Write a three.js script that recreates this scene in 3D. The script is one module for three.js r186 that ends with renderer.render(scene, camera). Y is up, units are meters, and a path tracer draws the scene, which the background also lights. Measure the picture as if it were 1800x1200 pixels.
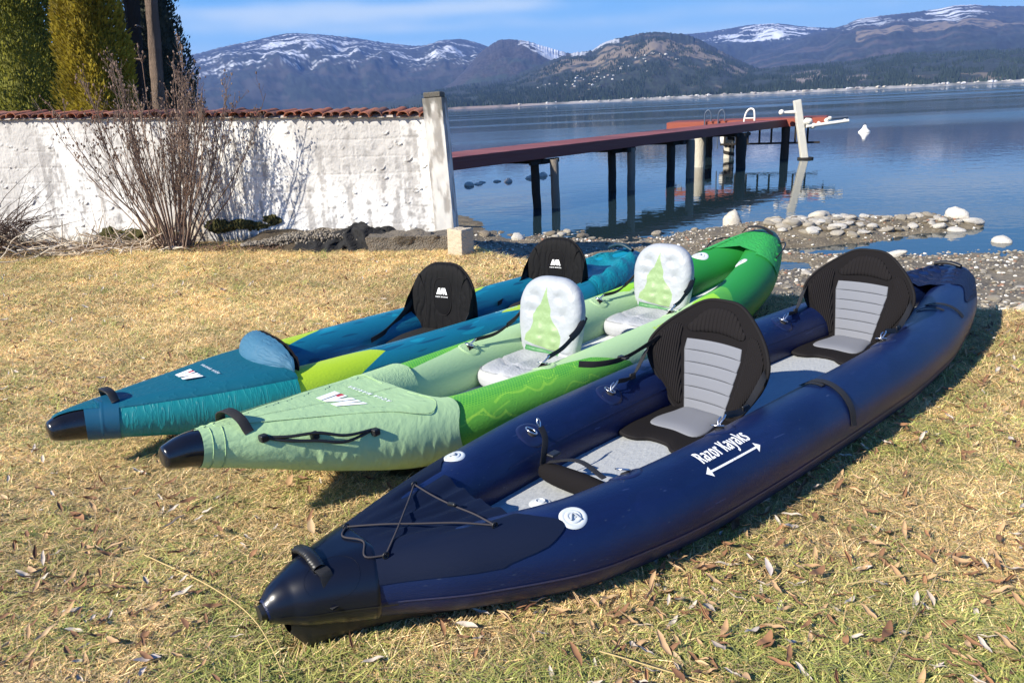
import * as THREE from 'three';
import { mergeGeometries, mergeVertices } from 'three/addons/utils/BufferGeometryUtils.js';
import { RoundedBoxGeometry } from 'three/addons/geometries/RoundedBoxGeometry.js';

// ---------------------------------------------------------------- camera, sky, sun, exposure
const scene = new THREE.Scene();
const camera = new THREE.PerspectiveCamera(48.89, 1.5, 0.05, 60000);
camera.position.set(0, 1.5, 0);
camera.rotation.order = 'YXZ';
camera.rotation.set(-0.30359, 0, -0.04796);
const renderer = new THREE.WebGLRenderer({ antialias: true });
renderer.toneMapping = THREE.LinearToneMapping;
renderer.toneMappingExposure = 1.78;
renderer.shadowMap.enabled = true;
const SUN_AZ = 58 * Math.PI / 180, SUN_EL = 34 * Math.PI / 180;   // the way the shadows run
const sun = new THREE.DirectionalLight(new THREE.Color(1, 0.93, 0.80), 5);
sun.position.set(-Math.sin(SUN_AZ) * Math.cos(SUN_EL) * 40, Math.sin(SUN_EL) * 40, Math.cos(SUN_AZ) * Math.cos(SUN_EL) * 40);
sun.castShadow = true;
sun.shadow.camera.left = sun.shadow.camera.bottom = -30;
sun.shadow.camera.right = sun.shadow.camera.top = 30;
sun.shadow.camera.far = 120;
sun.shadow.mapSize.set(4096, 4096);
scene.add(sun);

// ---------------------------------------------------------------- numbers and noise
function rng(seed) { let a = seed >>> 0; return () => { a = (a + 0x6d2b79f5) | 0; let t = Math.imul(a ^ (a >>> 15), 1 | a); t = (t + Math.imul(t ^ (t >>> 7), 61 | t)) ^ t; return ((t ^ (t >>> 14)) >>> 0) / 4294967296; }; }
const { clamp, lerp, smoothstep } = THREE.MathUtils;
const V = (x, y, z) => new THREE.Vector3(x, y, z);
function hash(x, y, z) { let h = Math.imul(x, 374761393) ^ Math.imul(y, 668265263) ^ Math.imul(z, 2147483647 - 1274126177); h = Math.imul(h ^ (h >>> 13), 1274126177); h ^= h >>> 16; h = Math.imul(h, 0x85ebca6b); return ((h ^ (h >>> 13)) >>> 0) / 4294967296; }
const sm = (t) => t * t * (3 - 2 * t);
const mix = (a, b, t) => a.map((x, i) => lerp(x, b[i], clamp(t, 0, 1)));
function noise(x, y = 0, z = 0, per = 0) {     // value noise 0..1; per > 0 repeats x and y
  const ix = Math.floor(x), iy = Math.floor(y), iz = Math.floor(z), fx = sm(x - ix), fy = sm(y - iy), fz = sm(z - iz);
  const w = (i) => (per ? ((i % per) + per) % per : i);
  const x0 = w(ix), x1 = w(ix + 1), y0 = w(iy), y1 = w(iy + 1);
  const a = lerp(lerp(hash(x0, y0, iz), hash(x1, y0, iz), fx), lerp(hash(x0, y1, iz), hash(x1, y1, iz), fx), fy);
  if (fz === 0) return a;
  return lerp(a, lerp(lerp(hash(x0, y0, iz + 1), hash(x1, y0, iz + 1), fx), lerp(hash(x0, y1, iz + 1), hash(x1, y1, iz + 1), fx), fy), fz);
}
function fbm(x, y = 0, z = 0, oct = 4, per = 0) { let s = 0, a = 0.5, n = 0; for (let i = 0; i < oct; i++) { s += a * noise(x, y, z + i * 17, per); n += a; a *= 0.5; x *= 2; y *= 2; per *= 2; } return s / n; }
function table(rows, t) {                     // smooth interpolation of rows [t, a, b, ...]
  const n = rows.length;
  if (t <= rows[0][0]) return rows[0].slice(1);
  if (t >= rows[n - 1][0]) return rows[n - 1].slice(1);
  let i = 0; while (rows[i + 1][0] < t) i++;
  const p0 = rows[Math.max(0, i - 1)], p1 = rows[i], p2 = rows[i + 1], p3 = rows[Math.min(n - 1, i + 2)], h = p2[0] - p1[0], s = (t - p1[0]) / h;
  return p1.slice(1).map((_, k) => {
    const j = k + 1, d1 = (p2[j] - p1[j]) / h, dl = p1 === p0 ? d1 : (p1[j] - p0[j]) / (p1[0] - p0[0]), dr = p2 === p3 ? d1 : (p3[j] - p2[j]) / (p3[0] - p2[0]);
    const m1 = dl * d1 <= 0 ? 0 : 2 * dl * d1 / (dl + d1), m2 = dr * d1 <= 0 ? 0 : 2 * dr * d1 / (dr + d1), s2 = s * s, s3 = s2 * s;
    return (2 * s3 - 3 * s2 + 1) * p1[j] + (s3 - 2 * s2 + s) * h * m1 + (-2 * s3 + 3 * s2) * p2[j] + (s3 - s2) * h * m2;
  });
}

{ // the sky: clear blue, paler toward the horizon, with a few faint streaks of cirrus
  const W = 1024, H = 512, data = new Float32Array(W * H * 4);
  const rows = [[-90, .06, .08, .10], [-2, .14, .19, .26], [0, .34, .46, .565], [2.5, .285, .44, .60], [5, .185, .37, .60], [8, .108, .298, .585], [14, .082, .28, .65], [30, .042, .165, .48], [60, .014, .058, .20], [90, .011, .045, .17]];
  for (let j = 0; j < H; j++) {
    const el = ((j + .5) / H - .5) * 180, base = table(rows, el);
    for (let i = 0; i < W; i++) {
      const ph = ((i + .5) / W - .5) * 2 * Math.PI, o = (j * W + i) * 4, cx = Math.cos(ph), cz = Math.sin(ph);
      const n = fbm(cx * 4 + 9, cz * 4 + el * .9, el * .3, 5), streak = smoothstep(n, .46, .72) * smoothstep(el, 0, 3) * (1 - smoothstep(el, 9, 26)) * .75;
      const g = [.44, .52, .60];
      for (let c = 0; c < 3; c++) data[o + c] = lerp(base[c], g[c], streak);
      data[o + 3] = 1;
    }
  }
  const sky = new THREE.DataTexture(data, W, H, THREE.RGBAFormat, THREE.FloatType);
  sky.mapping = THREE.EquirectangularReflectionMapping; sky.magFilter = THREE.LinearFilter; sky.needsUpdate = true;
  scene.background = sky; scene.environment = sky;
}
scene.fog = new THREE.FogExp2(new THREE.Color(.22, .42, 1), 0.000055);

// ---------------------------------------------------------------- building helpers
const used = {};
function numbered(n) { const k = used[n] = (used[n] ?? -1) + 1; return k ? n + '_' + String(k).padStart(3, '0') : n; }
function tag(o, label, category, group, kind) { if (label) o.userData.label = label; if (category) o.userData.category = category; if (group) o.userData.group = group; if (kind) o.userData.kind = kind; return o; }
function shade(o) { o.traverse((m) => { if (m.isMesh) m.castShadow = m.receiveShadow = true; }); return o; }
function thing(name, label, category, [x, y, z] = [0, 0, 0], turn = 0, group) { const o = new THREE.Group(); o.name = numbered(name); o.position.set(x, y, z); o.rotation.y = turn; scene.add(o); return tag(o, label, category, group); }
function part(name, geo, m, parent, label) { if (Array.isArray(geo)) geo = merge(geo); const o = new THREE.Mesh(geo, m); o.name = parent === scene ? numbered(name) : name; o.castShadow = o.receiveShadow = true; parent.add(o); if (label) o.userData.label = label; return o; }
function merge(list) {
  const keys = ['position', 'normal', 'uv'].concat(list.every((g) => g.attributes.color) ? ['color'] : []);
  return mergeGeometries(list.map((g) => { g = g.index ? g.toNonIndexed() : g; for (const k of Object.keys(g.attributes)) if (!keys.includes(k)) g.deleteAttribute(k); return g; }));
}
function build(pos, idx, uv, col) {
  const g = new THREE.BufferGeometry();
  g.setAttribute('position', new THREE.Float32BufferAttribute(pos, 3));
  g.setAttribute('uv', new THREE.Float32BufferAttribute(uv ?? new Float32Array(pos.length / 3 * 2), 2));
  if (col) g.setAttribute('color', new THREE.Float32BufferAttribute(col, 3));
  g.setIndex(idx); g.computeVertexNormals(); return g;
}
// a grid surface f(u, v) -> Vector3; wrap joins v = 1 to v = 0
function surf(nu, nv, f, { wrap = false, uvf, colf, flip = false } = {}) {
  const pos = [], uv = [], idx = [], col = colf ? [] : null, m = wrap ? nv : nv + 1;
  for (let i = 0; i <= nu; i++) for (let j = 0; j < m; j++) {
    const u = i / nu, v = j / nv, p = f(u, v); pos.push(p.x, p.y, p.z);
    const q = uvf ? uvf(u, v, p) : [u, v]; uv.push(q[0], q[1]);
    if (colf) col.push(...colf(u, v, p));
  }
  for (let i = 0; i < nu; i++) for (let j = 0; j < nv; j++) {
    const a = i * m + j, b = i * m + (j + 1) % m, c = a + m, d = b + m;
    if (flip) idx.push(a, b, c, b, d, c); else idx.push(a, c, b, b, c, d);
  }
  return build(pos, idx, uv, col);
}
const spline = (pts, closed = false) => new THREE.CatmullRomCurve3(pts.map((p) => p.isVector3 ? p : V(...p)), closed, 'centripetal');
const rope = (pts, r, n = 24, k = 6) => new THREE.TubeGeometry(spline(pts), n, r, k, false);
function stick(a, b, r0, r1, k = 5) { const d = b.clone().sub(a), g = new THREE.CylinderGeometry(r1, r0, d.length(), k, 1); g.applyQuaternion(new THREE.Quaternion().setFromUnitVectors(V(0, 1, 0), d.normalize())); const m = a.clone().add(b).multiplyScalar(.5); return g.translate(m.x, m.y, m.z); }
function limb(pts, r0, r1, k = 5, n = 6) {    // a tapering bent stick
  const c = spline(pts), fr = c.computeFrenetFrames(n, false), pos = [];
  return surf(n, k, (u, v) => { const i = Math.round(u * n), r = lerp(r0, r1, u), a = v * 2 * Math.PI; return c.getPoint(u).addScaledVector(fr.normals[i], Math.cos(a) * r).addScaledVector(fr.binormals[i], Math.sin(a) * r); }, { wrap: true, flip: true });
}
// a flat webbing strap along points; side gives the direction of its width
function strap(pts, w, th, side, n = 30) {
  const c = spline(pts), cs = [[-1, -1], [1, -1], [1, 1], [-1, 1]], sd = side.clone().normalize();
  return surf(n, 4, (u, v) => {
    const T = c.getTangent(u), s = sd.clone().addScaledVector(T, -sd.dot(T)).normalize(), N = T.clone().cross(s), q = cs[Math.round(v * 4) % 4];
    return c.getPoint(u).addScaledVector(s, q[0] * w / 2).addScaledVector(N, q[1] * th / 2);
  }, { wrap: true }).toNonIndexed();
}
const flat = (g) => { g = g.index ? g.toNonIndexed() : g; g.computeVertexNormals(); return g; };
const box = (w, h, d, x = 0, y = 0, z = 0, r = .006) => new RoundedBoxGeometry(w, h, d, 2, Math.min(r, w / 2.1, h / 2.1, d / 2.1)).translate(x, y, z);
function outline(pts, n = 64) { return spline(pts.map(([x, y]) => V(x, y, 0)), true).getSpacedPoints(n).slice(0, n).map((p) => [p.x, p.y]); }
const mirrored = (half) => half.concat(half.filter(([x]) => Math.abs(x) > 1e-6).reverse().map(([x, y]) => [-x, y]));
// a cushion over an outline in (u, v) with front and back profiles over rho 0..1, then bent by map(u, v, n)
function pillow(ol, front, back, map, rings = 7, center) {
  const n = ol.length, c = center ?? [ol.reduce((s, p) => s + p[0], 0) / n, ol.reduce((s, p) => s + p[1], 0) / n];
  let x0 = 1e9, x1 = -1e9, y0 = 1e9, y1 = -1e9; for (const [x, y] of ol) { x0 = Math.min(x0, x); x1 = Math.max(x1, x); y0 = Math.min(y0, y); y1 = Math.max(y1, y); }
  const pos = [], uv = [], idx = [];
  for (const [f, s] of [[front, 1], [back, -1]]) {
    const start = pos.length / 3;
    for (let r = 0; r <= rings; r++) for (let k = 0; k < n; k++) {
      const q = 1 - Math.pow(1 - r / rings, 1.6), x = lerp(c[0], ol[k][0], q), y = lerp(c[1], ol[k][1], q), p = map(x, y, s * f(q, x, y)); pos.push(p.x, p.y, p.z); uv.push((x - x0) / (x1 - x0), (y - y0) / (y1 - y0));
    }
    for (let r = 0; r < rings; r++) for (let k = 0; k < n; k++) { const a = start + r * n + k, b = start + r * n + (k + 1) % n; if (s > 0) idx.push(a, a + n, b, b, a + n, b + n); else idx.push(a, b, a + n, b, b + n, a + n); }
  }
  const e = rings * n, o = (rings + 1) * n + e;
  for (let k = 0; k < n; k++) { const b = (k + 1) % n; idx.push(e + k, o + k, e + b, e + b, o + k, o + b); }
  return build(pos, idx, uv);
}

// ---------------------------------------------------------------- textures
function tex(w, h, f, srgb = true, rep) {
  if (!srgb) { const d = new Float32Array(w * h * 4).fill(1); for (let j = 0; j < h; j++) for (let i = 0; i < w; i++) d.fill(clamp(f((i + .5) / w, (j + .5) / h), 0, 1), (j * w + i) * 4, (j * w + i) * 4 + 3); const t = new THREE.DataTexture(d, w, h, THREE.RGBAFormat, THREE.FloatType); t.wrapS = t.wrapT = THREE.RepeatWrapping; t.magFilter = THREE.LinearFilter; t.needsUpdate = true; return t; }
  const d = new Uint8Array(w * h * 4);
  for (let j = 0; j < h; j++) for (let i = 0; i < w; i++) { const c = f((i + .5) / w, (j + .5) / h), o = (j * w + i) * 4; for (let k = 0; k < 3; k++) d[o + k] = clamp((c.length ? c[k] : c) * 255, 0, 255); d[o + 3] = 255; }
  const t = new THREE.DataTexture(d, w, h, THREE.RGBAFormat); t.wrapS = t.wrapT = THREE.RepeatWrapping; t.magFilter = THREE.LinearFilter; t.minFilter = THREE.LinearMipmapLinearFilter; t.generateMipmaps = true;
  if (srgb) t.colorSpace = THREE.SRGBColorSpace; if (rep) t.repeat.set(...rep); t.needsUpdate = true; return t;
}
function canvasTex(w, h, draw) { const c = document.createElement('canvas'); c.width = w; c.height = h; const x = c.getContext('2d'); draw(x, w, h); const t = new THREE.CanvasTexture(c); t.colorSpace = THREE.SRGBColorSpace; t.magFilter = THREE.LinearFilter; return t; }
const rep = (t, x, y) => { const c = t.clone(); c.repeat.set(x, y); c.needsUpdate = true; return c; };
const weaveT = tex(128, 128, (u, v) => { const a = Math.sin(u * 128 * Math.PI / 2), b = Math.sin(v * 128 * Math.PI / 2); return .5 + .3 * a * b + .2 * (hash(u * 128 | 0, v * 128 | 0, 3) - .5); }, false);
const grainT = tex(512, 512, (u, v) => fbm(u * 16, v * 16, 0, 5, 16), false);
const rippleT = tex(512, 512, (u, v) => .5 + .5 * (fbm(u * 6, v * 10, 3, 4, 2) - .5) * 1.4, false);
const creaseT = tex(512, 512, (u, v) => { const n = fbm(u * 4 , v * 4, 5, 3, 4), a = Math.abs(fbm(u * 6 + n * .0, v * 6, 9, 4, 6) - .5) * 2; return 1 - Math.pow(1 - a, 6) * .8 - .2 * n; }, false);

// ---------------------------------------------------------------- materials
const M = (o) => new THREE.MeshStandardMaterial({ roughness: .7, ...o });
const P = (o) => new THREE.MeshPhysicalMaterial({ roughness: .5, ...o });
const C = (r, g, b) => new THREE.Color(r, g, b);
const mVC = M({ vertexColors: true, roughness: .95 });
const mWeb = M({ color: C(.012, .012, .014), roughness: .75, bumpMap: rep(weaveT, 6, 6), bumpScale: .0006 });
const mBlackPl = M({ color: C(.012, .012, .013), roughness: .45 });
const mMetal = M({ color: C(.62, .62, .64), metalness: 1, roughness: .28 });
const mFoam = P({ color: C(.0085, .0075, .0085), roughness: .92, specularIntensity: .3, bumpMap: rep(grainT, 3, 3), bumpScale: .0008 });
const mFoamHi = P({ color: C(.009, .008, .009), roughness: .8, specularIntensity: .4 });
const mGreyPad = M({ color: C(.165, .175, .205), roughness: .85, bumpMap: rep(weaveT, 8, 8), bumpScale: .0002 });
const mValve = M({ color: C(.56, .60, .62), roughness: .4 });
const mPatch = P({ color: C(.010, .016, .058), roughness: .35 });

// ================================================================ GROUND, BEACH, LAKE
const EDGE = [[-30000, -14000], [-60, -34], [-15, -24], [-6, -20], [-2.6, -14.5], [-1.5, -10.4], [-.85, -9.15], [-.1, -7.75], [.6, -7.07], [2, -5.65], [3.3, -4.92], [3.7, -4.74], [6, -3.9], [14, -1], [60, 12], [30000, 9000]];
function lakeward(x, z) {                    // metres beyond the edge of the lawn, toward the water
  let best = 1e18, sg = 1;
  for (let i = 0; i + 1 < EDGE.length; i++) {
    const [ax, az] = EDGE[i], dx = EDGE[i + 1][0] - ax, dz = EDGE[i + 1][1] - az, t = clamp(((x - ax) * dx + (z - az) * dz) / (dx * dx + dz * dz), 0, 1), px = x - ax - t * dx, pz = z - az - t * dz, d = px * px + pz * pz;
    if (d < best) { best = d; sg = dx * (z - az) - dz * (x - ax) < 0 ? 1 : -1; }
  }
  return Math.sqrt(best) * sg;
}
const BED = [[0, 0], [.25, -.06], [1, -.2], [2.5, -.39], [4, -.5], [6, -.66], [10, -.95], [30, -2.3], [200, -3.4]];
const bump = (x, z, cx, cz, rx, rz, a = 0) => { const c = Math.cos(a), s = Math.sin(a), u = ((x - cx) * c + (z - cz) * s) / rx, v = (-(x - cx) * s + (z - cz) * c) / rz; return Math.exp(-(u * u + v * v)); };
function groundY(x, z) {
  const d = lakeward(x, z);
  if (d <= 0) return Math.min(0, d * -.0) + .018 * (fbm(x * .9, z * .9, 1, 2) - .5) * smoothstep(-d, 0, .6);
  const dn = d * 4 / table([[-.6, 1.75], [0, 1.9], [1, 2.75], [2.2, 3.3], [4, 4.8]], x)[0];
  let h = table(BED, dn)[0];
  if (Math.abs(x) < 16 && z > -18) {
    h += .24 * bump(x, z, 4.7, -11.15, 1.9, .8, -.05) + .2 * bump(x, z, 6.5, -11.3, .8, .55);
    h -= .11 * bump(x, z, 4.75, -9.72, 1.05, .32, .1) + .17 * bump(x, z, 3.2, -8.85, .42, .3);
    h += (fbm(x * 2.2, z * 2.2, 4, 3) - .5) * .07 * smoothstep(d, .2, 1.2) + (fbm(x * 9, z * 9, 7, 2) - .5) * .025 * smoothstep(d, .1, .5);
  }
  return h;
}
function axis(lo, hi, step, far, grow = 1.35) { const a = []; for (let x = lo; x <= hi; x += step) a.push(x); let s = step; while (a[a.length - 1] < far) { s *= grow; a.push(a[a.length - 1] + s); } s = step; const b = []; let x = lo; while (x > -far) { s *= grow; x -= s; b.unshift(x); } return b.concat(a); }
const thatchT = tex(1024, 1024, (u, v) => {
  const a = fbm(u * 10, v * 10, 2, 4, 10), b = fbm(u * 60, v * 60, 5, 3, 60), k = clamp(.25 + .9 * b + .5 * (a - .5), 0, 1);
  return [.30 + .42 * k, .25 + .34 * k, .14 + .2 * k].map((c, i) => c * (a > .56 && i !== 1 ? .9 : 1));
});
const gravelT = tex(1024, 1024, (u, v) => {
  const a = fbm(u * 7, v * 7, 2, 4, 7), b = noise(u * 110, v * 110, 3, 110), c = noise(u * 48, v * 48, 8, 48), k = .3 + .28 * a + .16 * b + (c > .78 ? .22 * (c - .78) / .22 : 0);
  return [k * 1.0, k * .93, k * .8];
});
{
  const xs = axis(-9, 10, .075, 14000, 1.32), zs = axis(-14.5, .2, .075, 14000, 1.32), nx = xs.length, pos = [], uv = [], la = [], be = [];
  for (const z of zs) for (const x of xs) { pos.push(x, groundY(x, z), z); uv.push(x / 1.7, z / 1.7); }
  for (let j = 0; j + 1 < zs.length; j++) for (let i = 0; i + 1 < nx; i++) {
    const a = j * nx + i, cx = (xs[i] + xs[i + 1]) / 2, cz = (zs[j] + zs[j + 1]) / 2, d = lakeward(cx, cz) + (fbm(cx * 3, cz * 3, 2, 3) - .5) * .5;
    (d < 0 ? la : be).push(a, a + nx, a + 1, a + 1, a + nx, a + nx + 1);
  }
  tag(part('lawn', build(pos, la, uv), M({ map: thatchT, color: C(.64, .59, .46), roughness: 1, bumpMap: thatchT, bumpScale: .012 }), scene), 'lawn of dead straw coloured grass sloping to the lake', '', null, 'structure');
  tag(part('beach', build(pos, be, uv), M({ map: gravelT, color: C(.66, .62, .54), roughness: .75, bumpMap: gravelT, bumpScale: .012 }), scene), 'muddy gravel beach between the lawn and the lake', '', null, 'structure');
}
{ // the lake: dark water, calm by the shore, with long ruffled bands further out
  const rough = tex(512, 512, (u, v) => { const n = fbm(u * 3, v * 9, 6, 4, 3); return .015 + .2 * smoothstep(n, .45, .7); }, false);
  const waves = tex(1024, 1024, (u, v) => .5 + .6 * (fbm(u * 12, v * 20, 1, 4, 4) - .5) + .25 * (fbm(u * 60, v * 90, 6, 2, 30) - .5), false);
  const xs = axis(-30, 60, 6, 9000, 1.4), zs = [4, -6, -12, -20, -30, -45, -70, -110, -180, -300, -500, -900, -1500, -2200, -2720], pos = [], uv = [], idx = [], nx = xs.length;
  for (const z of zs) for (const x of xs) { pos.push(x, -.5, z); uv.push(x / 9, z / 9); }
  for (let j = 0; j + 1 < zs.length; j++) for (let i = 0; i + 1 < nx; i++) { const a = j * nx + i; idx.push(a, a + 1, a + nx, a + 1, a + nx + 1, a + nx); }
  tag(part('lake_water', build(pos, idx, uv), P({ color: C(.016, .032, .040), roughness: 1, roughnessMap: rep(rough, 9 / 420, 9 / 260), ior: 1.34, bumpMap: waves, bumpScale: .0045 }), scene), 'calm blue lake reaching to the far hills', '', null, 'structure');
}

// ================================================================ FAR SHORE AND MOUNTAINS
const HILL_PROFILES = {
  a: [[-1.1, .03], [-.8, .04], [-.6524, .0477], [-.5564, .0512], [-.4924, .0545], [-.4224, .0649], [-.3608, .0741], [-.322, .0827], [-.2894, .0883], [-.2495, .095], [-.2166, .0929], [-.1767, .088], [-.1362, .0809], [-.0949, .0761], [-.0664, .0816], [-.0488, .0822], [-.0245, .0766], [-.0038, .0684], [.0522, .0499], [.14, .03]],
  b: [[-.16, .012], [-.0774, .0288], [-.0382, .0506], [-.0202, .0665], [.0067, .0791], [.0313, .0767], [.0571, .0689], [.0816, .0611], [.0956, .057], [.1299, .046], [.1925, .0295], [.25, .01]],
  c: [[-.3, .004], [-.1282, .014], [-.0848, .0237], [-.0345, .0296], [.0088, .0344], [.0399, .0437], [.0701, .0537], [.0956, .0597], [.1174, .0619], [.1322, .0702], [.1626, .0757], [.1859, .0782], [.2252, .0739], [.2448, .0669], [.2603, .0582], [.2798, .0474], [.3132, .0307], [.359, .0141], [.42, .002]],
  d: [[.1, .05], [.1921, .0714], [.2259, .0732], [.2525, .074], [.2787, .0761], [.3064, .0785], [.3344, .0777], [.3558, .0737], [.3812, .0699], [.4055, .0675], [.4461, .0577], [.5032, .0475], [.6, .02]],
  e: [[.16, .02], [.2601, .0454], [.3249, .0541], [.3682, .0636], [.4053, .0699], [.4219, .0757], [.4466, .0772], [.4714, .0779], [.4949, .0792], [.5182, .081], [.533, .0801], [.5482, .0775], [.5775, .0745], [.6253, .0722], [.7122, .0652], [.9, .05], [1.1, .03]],
  f: [[.17, .001], [.2272, .0144], [.2806, .0274], [.3554, .0302], [.4083, .0319], [.4424, .0352], [.4754, .0372], [.5078, .0355], [.5383, .035], [.583, .0334], [.6538, .0333], [.7185, .0279], [.9, .02], [1.1, .01]],
};
function hillPoint(prof, foot, crest, az, s, gully, seed, pw = .85) {   // s: 0 at the foot, 1 at the crest, up to 1.4 behind
  const tan = table(prof, az)[0], H = tan * crest, r = lerp(foot, crest, s);
  const k = s <= 1 ? Math.pow(s, pw) : 1 - (s - 1) * 1.2, n = (fbm(az * 26, s * 2.5, seed, 5) - .5) * gully * Math.sin(Math.PI * clamp(s, 0, 1));
  const tooth = (noise(az * 900, seed) - .5) * 8 * smoothstep(s, .6, 1);
  return V(Math.sin(az) * r, 1.2 + Math.max(0, H * (k + n * .9)) + tooth * (H > 40 ? 1 : 0), -Math.cos(az) * r);
}
const FOREST = [.020, .034, .024], FORESTB = [.030, .045, .026], BROWN = [.062, .052, .046], TAN = [.22, .17, .115], SNOW = [.60, .63, .69], ROCK = [.16, .14, .125];
function hill(key, foot, crest, gully, seed, colour, label, pw, na = 620, ns = 90) {
  const prof = HILL_PROFILES[key], a0 = prof[0][0], a1 = prof[prof.length - 1][0];
  const g = surf(na, ns, (u, v) => hillPoint(prof, foot, crest, lerp(a0, a1, u), v * 1.4, gully, seed, pw), { colf: (u, v, p) => { const az = lerp(a0, a1, u); return colour(az, v * 1.4, p.y, p); } });
  tag(part('mountain', g, mVC, scene), label, 'mountain', null, 'structure');
}
const treesAt = (az, s, seed) => .55 + .9 * (fbm(az * 420, s * 85, seed, 3) - .5) * 1.7;
const speck = (c, az, s, seed) => c.map((x) => x * treesAt(az, s, seed));
hill('a', 5200, 9200, .34, 11, (az, s, y) => {
  let c = speck(mix(FOREST, [.04, .04, .04], s), az, s, 3);
  const hi = smoothstep(s, .2, .5), n = fbm(az * 40, s * 30 + az * 10, 21, 6), fine = noise(az * 700, s * 120, 5), centre = Math.exp(-Math.pow((az + .235) / .13, 2)) + .75 * Math.exp(-Math.pow((az + .055) / .07, 2)) + .35 * Math.exp(-Math.pow((az + .42) / .1, 2));
  const sn = hi * centre * 1.15 - lerp(1.3, .25, smoothstep(n, .40, .66)) - fine * .95 - .25 * smoothstep(s, .8, 1);
  if (sn > 0 && s < 1.1) c = mix(c, SNOW, .15 + sn * 1.6);
  else if (n > .56 && s < .6) c = mix(c, BROWN, .5);
  return c;
}, 'highest snow streaked mountain across the lake, behind the wall', .8);
hill('d', 5600, 10500, .3, 15, (az, s) => {
  let c = speck(mix(FOREST, [.05, .05, .05], s * .8), az, s, 9);
  const n = fbm(az * 40, s * 30, 31, 4), sn = smoothstep(s, .45, .7) * (Math.exp(-Math.pow((az - .325) / .05, 2)) + .3) - lerp(1.1, .3, smoothstep(n, .42, .6)) - .5 * noise(az * 600, s * 120, 5);
  return sn > 0 && s < 1.08 ? mix(c, SNOW, .6 + sn) : c;
}, 'distant flat topped mountain with a snowfield on its summit');
hill('e', 4500, 8400, .3, 19, (az, s) => {
  let c = speck(mix(FOREST, [.04, .045, .045], s), az, s, 13);
  const n = fbm(az * 30, s * 34, 41, 5), sn = smoothstep(s, .5, .8) * (.55 * Math.exp(-Math.pow((az - .43) / .03, 2)) + Math.exp(-Math.pow((az - .51) / .035, 2)) + .2) - lerp(1.1, .28, smoothstep(n, .44, .62)) - .5 * noise(az * 600, s * 120, 5);
  if (sn > 0 && s < 1.08) return mix(c, SNOW, .4 + sn);
  const field = fbm(az * 16, s * 30 - az * 14, 51, 4);
  if (field > .56) c = mix(c, BROWN, smoothstep(field, .56, .7));
  const strip = Math.abs(s - (.50 + (az - .45) * .55)); if (az > .42 && strip < .05 + .05 * noise(az * 60, 2)) c = mix(c, TAN, .75 * smoothstep(noise(az * 160, s * 60, 4), .15, .5));
  return c;
}, 'long forested mountain with small snow patches at the right', .8);
hill('b', 4300, 6600, .25, 23, (az, s) => {
  const n = fbm(az * 60, s * 16, 61, 4); let c = speck(mix(BROWN, [.045, .042, .042], n), az, s, 17);
  c = mix(c, FOREST, smoothstep(.5 - s + (n - .5), 0, .4));
  const sn = smoothstep(s, .45, .8) * (Math.exp(-Math.pow((az - .062) / .022, 2)) + .3 * Math.exp(-Math.pow((az - .02) / .03, 2))) - (n > .46 ? .35 : .75);
  return sn > 0 ? mix(c, SNOW, .55 + sn) : c;
}, 'rounded brown hill with a snowy right shoulder', .7);
const C_COLOUR = (az, s) => {
  const n = fbm(az * 70, s * 20, 71, 5); let c = speck(mix(FORESTB, FOREST, s), az, s, 19);
  const bare = smoothstep(n + .35 * Math.exp(-Math.pow((s - .62) / .22, 2)), .68, .86) * smoothstep(az, .02, .1);
  c = mix(c, TAN, bare * .8);
  if (s > .86 && az > .09 && az < .15 && n > .47) c = mix(c, SNOW, .6);
  return c;
};
hill('c', 2640, 4600, .26, 29, C_COLOUR, 'wooded hill dotted with houses in the middle of the far shore', .9, 700, 110);
hill('f', 2560, 4300, .22, 37, (az, s) => {
  const n = fbm(az * 50, s * 14, 81, 5); let c = speck(mix(FORESTB, FOREST, .4), az, s, 23);
  const cliff = Math.exp(-Math.pow((az - .372) / .02, 2) - Math.pow((s - .3) / .22, 2)) + .9 * Math.exp(-Math.pow((az - .425) / .014, 2) - Math.pow((s - .17) / .1, 2));
  c = mix(c, [.2, .165, .14], smoothstep(cliff * (.4 + n), .32, .55));
  if (s < .12 && az > .48) c = mix(c, TAN, .6 * smoothstep(n, .4, .6));
  return c;
}, 'low dark forested ridge along the far shore at the right', .75, 700, 90);
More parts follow.
